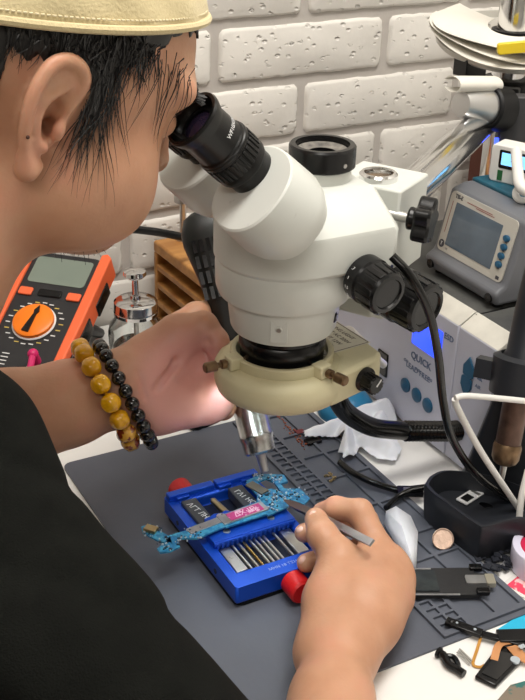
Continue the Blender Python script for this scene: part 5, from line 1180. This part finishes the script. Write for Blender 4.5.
def shirt(q):
    d = S.ev(q); x = q[..., 0]; y = q[..., 1]; z = q[..., 2]
    n = np.sin(.33*x+.5*z+1.4*np.sin(.21*y+.1*z))*np.sin(.27*y-.22*z+.9*np.sin(.3*x))
    n2 = 1-np.abs(np.sin(.42*z+.30*x+.16*y+.8*np.sin(.22*y)))
    return d+.35*n+.45*(n2**3)
vs, fs = net(shirt, (-50, -38, -34), (6, 52, 44), .45)
M_shirt = mat('black_cotton', (.006, .0065, .0055), .95, bump=.5, bscale=900, spec=.12, var=.2, vscale=60)
shirt_o = net_obj('tshirt', vs, fs, M_shirt, T, relax=3)

# ---- trousers and shoes under the bench
Q = Field(); KN = []
for s in (0, 1):
    hp = np.array([-30., 3.+14*s, -20.]); kneep = np.array([6., -1.+20*s, -24.]); kneep = np.array([2., 0.+19*s, -22.]); an = np.array([-4., -1.+20*s, -64.])
    Q.chain([hp, (hp+kneep)/2, kneep], [10, 9, 7.2], k=3); Q.chain([kneep, kneep*.5+an*.5, an], [7.2, 6.6, 5.4], k=2)
Q.cap(np.array([-31., 4., -17.]), np.array([-31., 17., -17.]), 12, 12, k=4)
vs, fs = net(Q.ev, (-48, -14, -74), (14, 36, -2), .8)
net_obj('trousers', vs, fs, mat('black_denim', (.012, .012, .014), .85, bump=.2, bscale=500), T, relax=2)
for s in (0, 1):
    W = Field(); W.cap(np.array([-6., -1.+20*s, -70.]), np.array([10., -2.+21*s, -72.]), 4.2, 3.6, k=1); W.cap(np.array([-5., -1.+20*s, -71.]), np.array([-4., -1.+20*s, -64.]), 3.9, 4.2, k=1.5)
    def sh(q, W=W): return np.maximum(W.ev(q), -74.6-q[..., 2])
    vs, fs = net(sh, (-14, -8+20*s, -77), (18, 8+20*s, -56), .5); net_obj('shoe', vs, fs, M_blackm, T, relax=2)
# stool
T2 = thing('work_stool', 'round black padded stool under the seated man', 'stool', (-33, 10, -75))
g = G(); g.lathe([(16, -32.5), (17.5, -31.8), (17.8, -30), (16.5, -28.6), (0, -28.2)], Matrix.Translation((-33, 10, -2.4)), 40); obj('seat', g, M_blackm, T2, w=True)
g = G(); g.cyl((-33, 10, -62), (-33, 10, -33), 2.4); obj('column', g, M_darkleg, T2, w=True)
for k in range(5):
    a = 2*PI*k/5; e = V((-33+24*math.cos(a), 10+24*math.sin(a), -70)); g = G(); g.tube([(-33, 10, -64), e], [2.4, 1.6], 10); lg = obj('leg', g, M_darkleg, T2, w=True)
    g = G(); g.cyl(e+V((0, -1.2, -2.4)), e+V((0, 1.2, -2.4)), 2.4, bev=.4); obj('castor', g, M_rub, lg, w=True)

# ---- cap
M_cap = mat('khaki_cotton', (.62, .52, .30), .85, bump=.35, bscale=520, var=.07, vscale=16, sheen=.2)
CR = (10.75, 8.1, 9.2)
lc = lambda q: ((q.reshape(-1, 3)-HC)@HR)/HS
def hem(x, y): return 4.62+.23*x+.003*x*x
def capf(q):
    sh_ = q.shape[:2]; L = lc(q); c = (L-np.array([.1, 0, 4.0]))
    def el(r): k0 = np.sqrt(((c/r)**2).sum(1)); k1 = np.sqrt(((c/(r*r))**2).sum(1))+1e-9; return k0*(k0-1)/k1
    o = el(np.array(CR)); i = el(np.array(CR)-.45)
    wob = .10*np.sin(1.1*L[:, 0]+.8*np.sin(.9*L[:, 2]))*np.sin(.8*L[:, 1]+1.3*L[:, 2])
    lowc = (hem(L[:, 0], L[:, 1])-L[:, 2])*.95
    return np.maximum(np.maximum(o+wob, -i-wob), lowc).reshape(sh_)
lo2 = HC-17; hi2 = HC+18
vs, fs = net(capf, lo2, hi2, .2)
capo = net_obj('cap', vs, fs, M_cap, T, relax=2)
def on_cap(x, s, z, off=0):                              # point on the cap's skin for a given height
    c2 = 1-((x-.1)/CR[0])**2-((z-4.0)/CR[2])**2
    return h(x, s*(CR[1]*math.sqrt(max(c2, 0))+off), z)
def rim_pts(dz, off, n=90):
    o = []
    for i in range(n):
        a = 2*PI*i/n; 
        # walk the ellipse at the hem height
        x = 0; 
        for _ in range(6):
            zz = hem(x, 0)+dz; k = math.sqrt(max(.01, 1-((zz-4.0)/CR[2])**2)); x = .1+(CR[0]+off)*k*math.cos(a)
        o.append(h(x, (CR[1]+off)*k*math.sin(a), zz))
    return o
rp = rim_pts(.25, .02); g = G(); g.tube(rp+[rp[0]], .26, 8, caps=False); obj('hem', g, M_cap, capo, w=True)
rp = rim_pts(.75, .05, 240); g = G()
for i in range(0, 240): 
    a = V(rp[i]); b = V(rp[(i+1) % 240]); g.tube([a, a.lerp(b, .66)], .055, 5)
obj('stitching', g, mat('pale_thread', (.72, .63, .42), .8), capo, w=True)
# brim turned to the back
g = G(); vs = []; fs = []; n = 24
for th in (0, .25):
    for i in range(n+1):
        t = -1+2*i/n
        for j in range(7):
            y = 6.6*t; x0 = -9.8*math.sqrt(max(0, 1-(y/8.6)**2))+.2; x = x0-(6.8*math.sqrt(max(0, 1-t*t*.98)))*j/6
            vs.append(h(x, y, 4.6-.9*(j/6)-1.1*t*t+th))
m = (n+1)*7
for i in range(n):
    for j in range(6): p = i*7+j; fs += [(p, p+1, p+8, p+7), (m+p, m+p+7, m+p+8, m+p+1)]
    fs += [(i*7+6, m+i*7+6, m+i*7+13, i*7+13)]
g.add(vs, fs); obj('brim', g, M_cap, capo, w=True, smooth=60)

# ---- hair
M_hair = mat('black_hair', (.008, .007, .007), .38, spec=.6)
def hairline(L):                                          # >0 where hair grows (head coordinates)
    x, y, z = L[:, 0], np.abs(L[:, 1]), L[:, 2]
    side = np.minimum((2.5+1.35*(z-2.9)-x)*.6, z-2.7+.0*x)      # above the ear up to the temple
    burn = np.minimum(np.minimum(x-1.6, 3.0-x), z-.4)       # sideburn
    back = np.minimum(-2.9-x, z+3.2)                      # behind the ear
    front = np.minimum(z-6.2, x-2)
    return np.maximum(np.maximum(side, burn-.15), np.maximum(back, front))
def hairf(q):
    sh_ = q.shape[:2]; d = K0.ev(q).ravel(); L = lc(q)
    rag = .35*np.sin(5*L[:, 0]+2*L[:, 2])+.2*np.sin(9*L[:, 0]-3*L[:, 2])
    return np.maximum(np.maximum(d-.16, -hairline(L)-rag*.5), -d-1.2).reshape(sh_)
E2 = [p for p in B.p]
vs, fs = net(hairf, HC-14, HC+15, .22)
hair = net_obj('hair', vs, fs, M_hair, T, relax=1)
rnd = random.Random(21); NP = 10
def strands(roots, step, drift, lift, w0, wiggle, seed):
    """march many strands at once along the scalp; returns geometry"""
    n = len(roots); P_ = np.array(roots); tr = [P_.copy()]
    rg = np.random.default_rng(seed); dv = np.array(drift)+rg.normal(0, wiggle, (n, 3)); off = lift*rg.uniform(.4, 1.3, n)
    ph = rg.uniform(0, 6.28, n)
    for k in range(NP):
        e = .12; d0 = K0.at(P_); gr = np.stack([K0.at(P_+np.eye(3)[a]*e)-d0 for a in range(3)], 1); gr /= np.linalg.norm(gr, axis=1, keepdims=True)+1e-9
        t = dv-gr*(dv*gr).sum(1, keepdims=True); t /= np.linalg.norm(t, axis=1, keepdims=True)+1e-9
        P_ = P_+t*(step if np.isscalar(step) else step[:, None]); P_ = P_-gr*(K0.at(P_)-off-.05*np.sin(ph+k))[:, None]
        dv = dv+np.stack([.10*np.sin(ph+k*.9), .0*ph, .06*np.cos(ph*1.7+k)], 1)@HR.T
        tr.append(P_.copy())
    tr = np.stack(tr, 1); g = G()
    for i in range(n): g.tube([V(p) for p in tr[i]], [w0*(1-.85*(k/NP)**1.5) for k in range(NP+1)], 3, caps=False)
    return g
def to_scalp(pts):
    P_ = np.array(pts)
    for _ in range(4):
        e = .12; d0 = K0.at(P_); gr = np.stack([K0.at(P_+np.eye(3)[a]*e)-d0 for a in range(3)], 1); P_ = P_-gr*d0[:, None]*.9
    return P_
def dirn(x, y, z): return HR@np.array([x, y, z], float)
for s in (-1, 1):
    N1 = 520 if s < 0 else 150
    rc = [(rnd.uniform(-8.5, 7.0), rnd.uniform(3.6, 7.0)) for _ in range(int(N1*1.5))]; r = to_scalp([h(a, 7.2*s, b) for a, b in rc if a < 2.7+1.35*(b-2.9) and b < 6.6-.22*max(0, a)])
    g = strands(r, .20, dirn(.05, 0, -1), .28, .045, .35, 5+s)
    obj('side_hair', g, M_hair, hair, w=True)
    r = to_scalp([h(rnd.uniform(1.7, 3.4), 7.0*s, rnd.uniform(.2, 3.8)) for _ in range(N1//4)])
    g = strands(r, np.random.default_rng(9).uniform(.15, .5, len(r)), dirn(.12, 0, -1), .22, .028, .22, 8+s)
    obj('sideburn', g, M_hair, hair, w=True)
    r = to_scalp([h(rnd.uniform(3.6, 8.2), 6.2*s, rnd.uniform(3.9, 5.2)) for _ in range(N1//7)])
    r = r[:int(len(r)*.35)]; g = strands(r, np.random.default_rng(10).uniform(.2, .5, len(r)), dirn(.02, 0, -1), .18, .03, .28, 12+s)
    obj('loose_temple_strands', g, M_hair, hair, w=True)
    r = to_scalp([h(rnd.uniform(-9.2, -2.6), 6.4*s, rnd.uniform(-1.5, 3.5)) for _ in range(N1//2)])
    g = strands(r, .26, dirn(-.25, 0, -1), .2, .04, .25, 15+s)
    obj('nape_hair', g, M_hair, hair, w=True)
    # eyebrow and lashes
    r = to_scalp([h(10.0+rnd.uniform(-.3, .3), s*rnd.uniform(1.4, 5.2), 2.9+rnd.uniform(-.3, .4)) for _ in range(110)])
    g = strands(r, .09, dirn(-.2, s*1.0, .1), .06, .03, .15, 18+s); obj('eyebrow', g, M_hair, hair, w=True)
    g = G()
    for k in range(16): a = h(9.4-.03*abs(k-8), s*(2.1+.15*k), .55); b = h(9.8-.03*abs(k-8), s*(2.1+.16*k), .62); g.tube([a, (a+b)/2-.1*u_, b], .025, 3)
    obj('eyelashes', g, M_hair, hair, w=True)
# stubble under the jaw
g = G(); r = to_scalp([h(rnd.uniform(4.5, 8.5), -rnd.uniform(1, 4), rnd.uniform(-9, -6.5)) for _ in range(22)]); g = strands(r, .022, dirn(.3, 0, -1), .04, .016, .3, 30); obj('stubble', g, M_hair, hair, w=True)
g = G(); yy = np.linspace(-11, -6, 200); q_ = np.array([h(-1.15, y, -1.0) for y in yy]); mp = q_[np.argmax(B.at(q_) < .02)]; g.ball(tuple(mp), .11, 8); obj('mole', g, mat('brown_mole', (.06, .025, .015), .6), body, w=True)
# thumb nail of the right hand
M_nail = mat('pale_nail', (.72, .45, .36), .25, coat=.4)
def nail(p, d, n, w, L, par=body):
    q = np.array(p, float); p1 = q
    for _ in range(6):
        d0 = B.at([p1]); gr = np.array([(B.at([p1+np.eye(3)[a]*.1])-d0)[0] for a in range(3)]); p1 = p1-gr/np.linalg.norm(gr)*d0[0]
    nn = V(gr).normalized(); dd = V(d)-nn*V(d).dot(nn); M = face_M(V(p1)-nn*(w*.36), nn.cross(dd), dd)
    g = G(); g.ball((0, 0, 0), 1, 20, M=M, sc=(w/2, L/2, w*.40)); obj('fingernail', g, M_nail, par, w=True)
td = V(TT-TI).normalized()
nail(TT+np.array([-.35, -.2, .6]), td, None, .95, 1.15)
nail(M3+np.array([-.4, 0, .5]), V(M3-M2), None, .75, .85); nail(R3_+np.array([-.4, 0, .5]), V(R3_-R2), None, .75, .85)

# ---- bracelets round the left wrist
def bracelet(t, tilt, r, n, nm, label, m1, seed, m2=None, lean=(0, 0, 0)):
    c = LWr+(LE-LWr)*t; ax = (LE-LWr)/np.linalg.norm(LE-LWr); ax = ax+np.array(lean); ax /= np.linalg.norm(ax)
    e1 = np.cross(ax, [0, 0, 1]); e1 /= np.linalg.norm(e1); e2 = np.cross(e1, ax)
    def hit(a):
        d = e1*math.cos(a)+e2*math.sin(a); s = 1.2
        for _ in range(40): s += max(.02, B.at([c+d*s])[0]-r*.9) if B.at([c+d*s])[0] < 6 else 0
        return c+d*s if s < 9 else c+d*4
    A_ = [2*PI*i/72 for i in range(72)]; rad = []
    for a in A_:
        d = e1*math.cos(a)+e2*math.sin(a); ss = np.linspace(1.5, 8, 90); dd = B.at(c+np.outer(ss, d)); k = np.argmax(dd > r*.95); rad.append(ss[k])
    rad = [sum(rad[(i+j) % 72] for j in range(-3, 4))/7 for i in range(72)]
    loop = [c+(e1*math.cos(a)+e2*math.sin(a))*q for a, q in zip(A_, rad)]
    L = [0]; 
    for i in range(72): L.append(L[-1]+np.linalg.norm(loop[(i+1) % 72]-loop[i]))
    n = int(L[-1]/(2*r*.98)); T = thing(nm, label, 'bracelet', tuple(c)); out = []
    for k in range(n):
        q = L[-1]*k/n; i = max(j for j in range(72) if L[j] <= q); f = (q-L[i])/(L[i+1]-L[i]); out.append(loop[i]*(1-f)+loop[(i+1) % 72]*f)
    g = G(); g.tube([V(p) for p in out]+[V(out[0])], .12, 6, caps=False); obj('cord', g, m1, T, w=True)
    for k, p in enumerate(out):
        g = G(); d = V(out[(k+1) % n]-out[k-1]).normalized(); F = frame_to(V(p), V(p)+d)
        if m2 is not None:      # carved lotus beads: six petals round the bead
            vs = []; fs = []; A = 24; Bn = 10
            for i in range(Bn+1):
                ph = PI*i/Bn
                for j in range(A):
                    th = 2*PI*j/A; petal = .90+.13*abs(math.cos(2.5*th+(0 if i < 6 else .6)))**.6
                    rr = r*petal*(math.sin(ph)**.75 if 0 < i < Bn else 0.02); vs.append((rr*math.cos(th), rr*math.sin(th), -r*.95*math.cos(ph)))
            for i in range(Bn):
                for j in range(A): q = (j+1) % A; fs.append((i*A+j, i*A+q, (i+1)*A+q, (i+1)*A+j))
            g.add(vs, fs, F); obj('bead', g, m2 if k % n in SPECK else m1, T, w=True, sub=1, smooth=80)
        else: g.ball((0, 0, 0), r, 18, M=F); obj('bead', g, m1, T, w=True)
M_yb = mat('amber_resin', (.82, .43, .008), .22, coat=.6, col2=(.55, .24, .01), vscale=90, thr=(.4, .75)); M_yb2 = mat('speckled_amber_resin', (.70, .38, .05), .22, coat=.6, col2=(.20, .025, .005), vscale=150, thr=(.5, .56))
M_bb = mat('black_onyx', (.008, .008, .009), .12, coat=.5)
SPECK = {9, 10, 11}
bracelet(.10, 0, .78, 0, 'bead_bracelet', 'bracelet of carved yellow amber beads on the left wrist', M_yb, 1, M_yb2, lean=(-.05, 0, -.28))
bracelet(.0, 0, .56, 0, 'bead_bracelet', 'bracelet of shiny round black beads on the left wrist', M_bb, 2, None, lean=(-.05, 0, -.28))
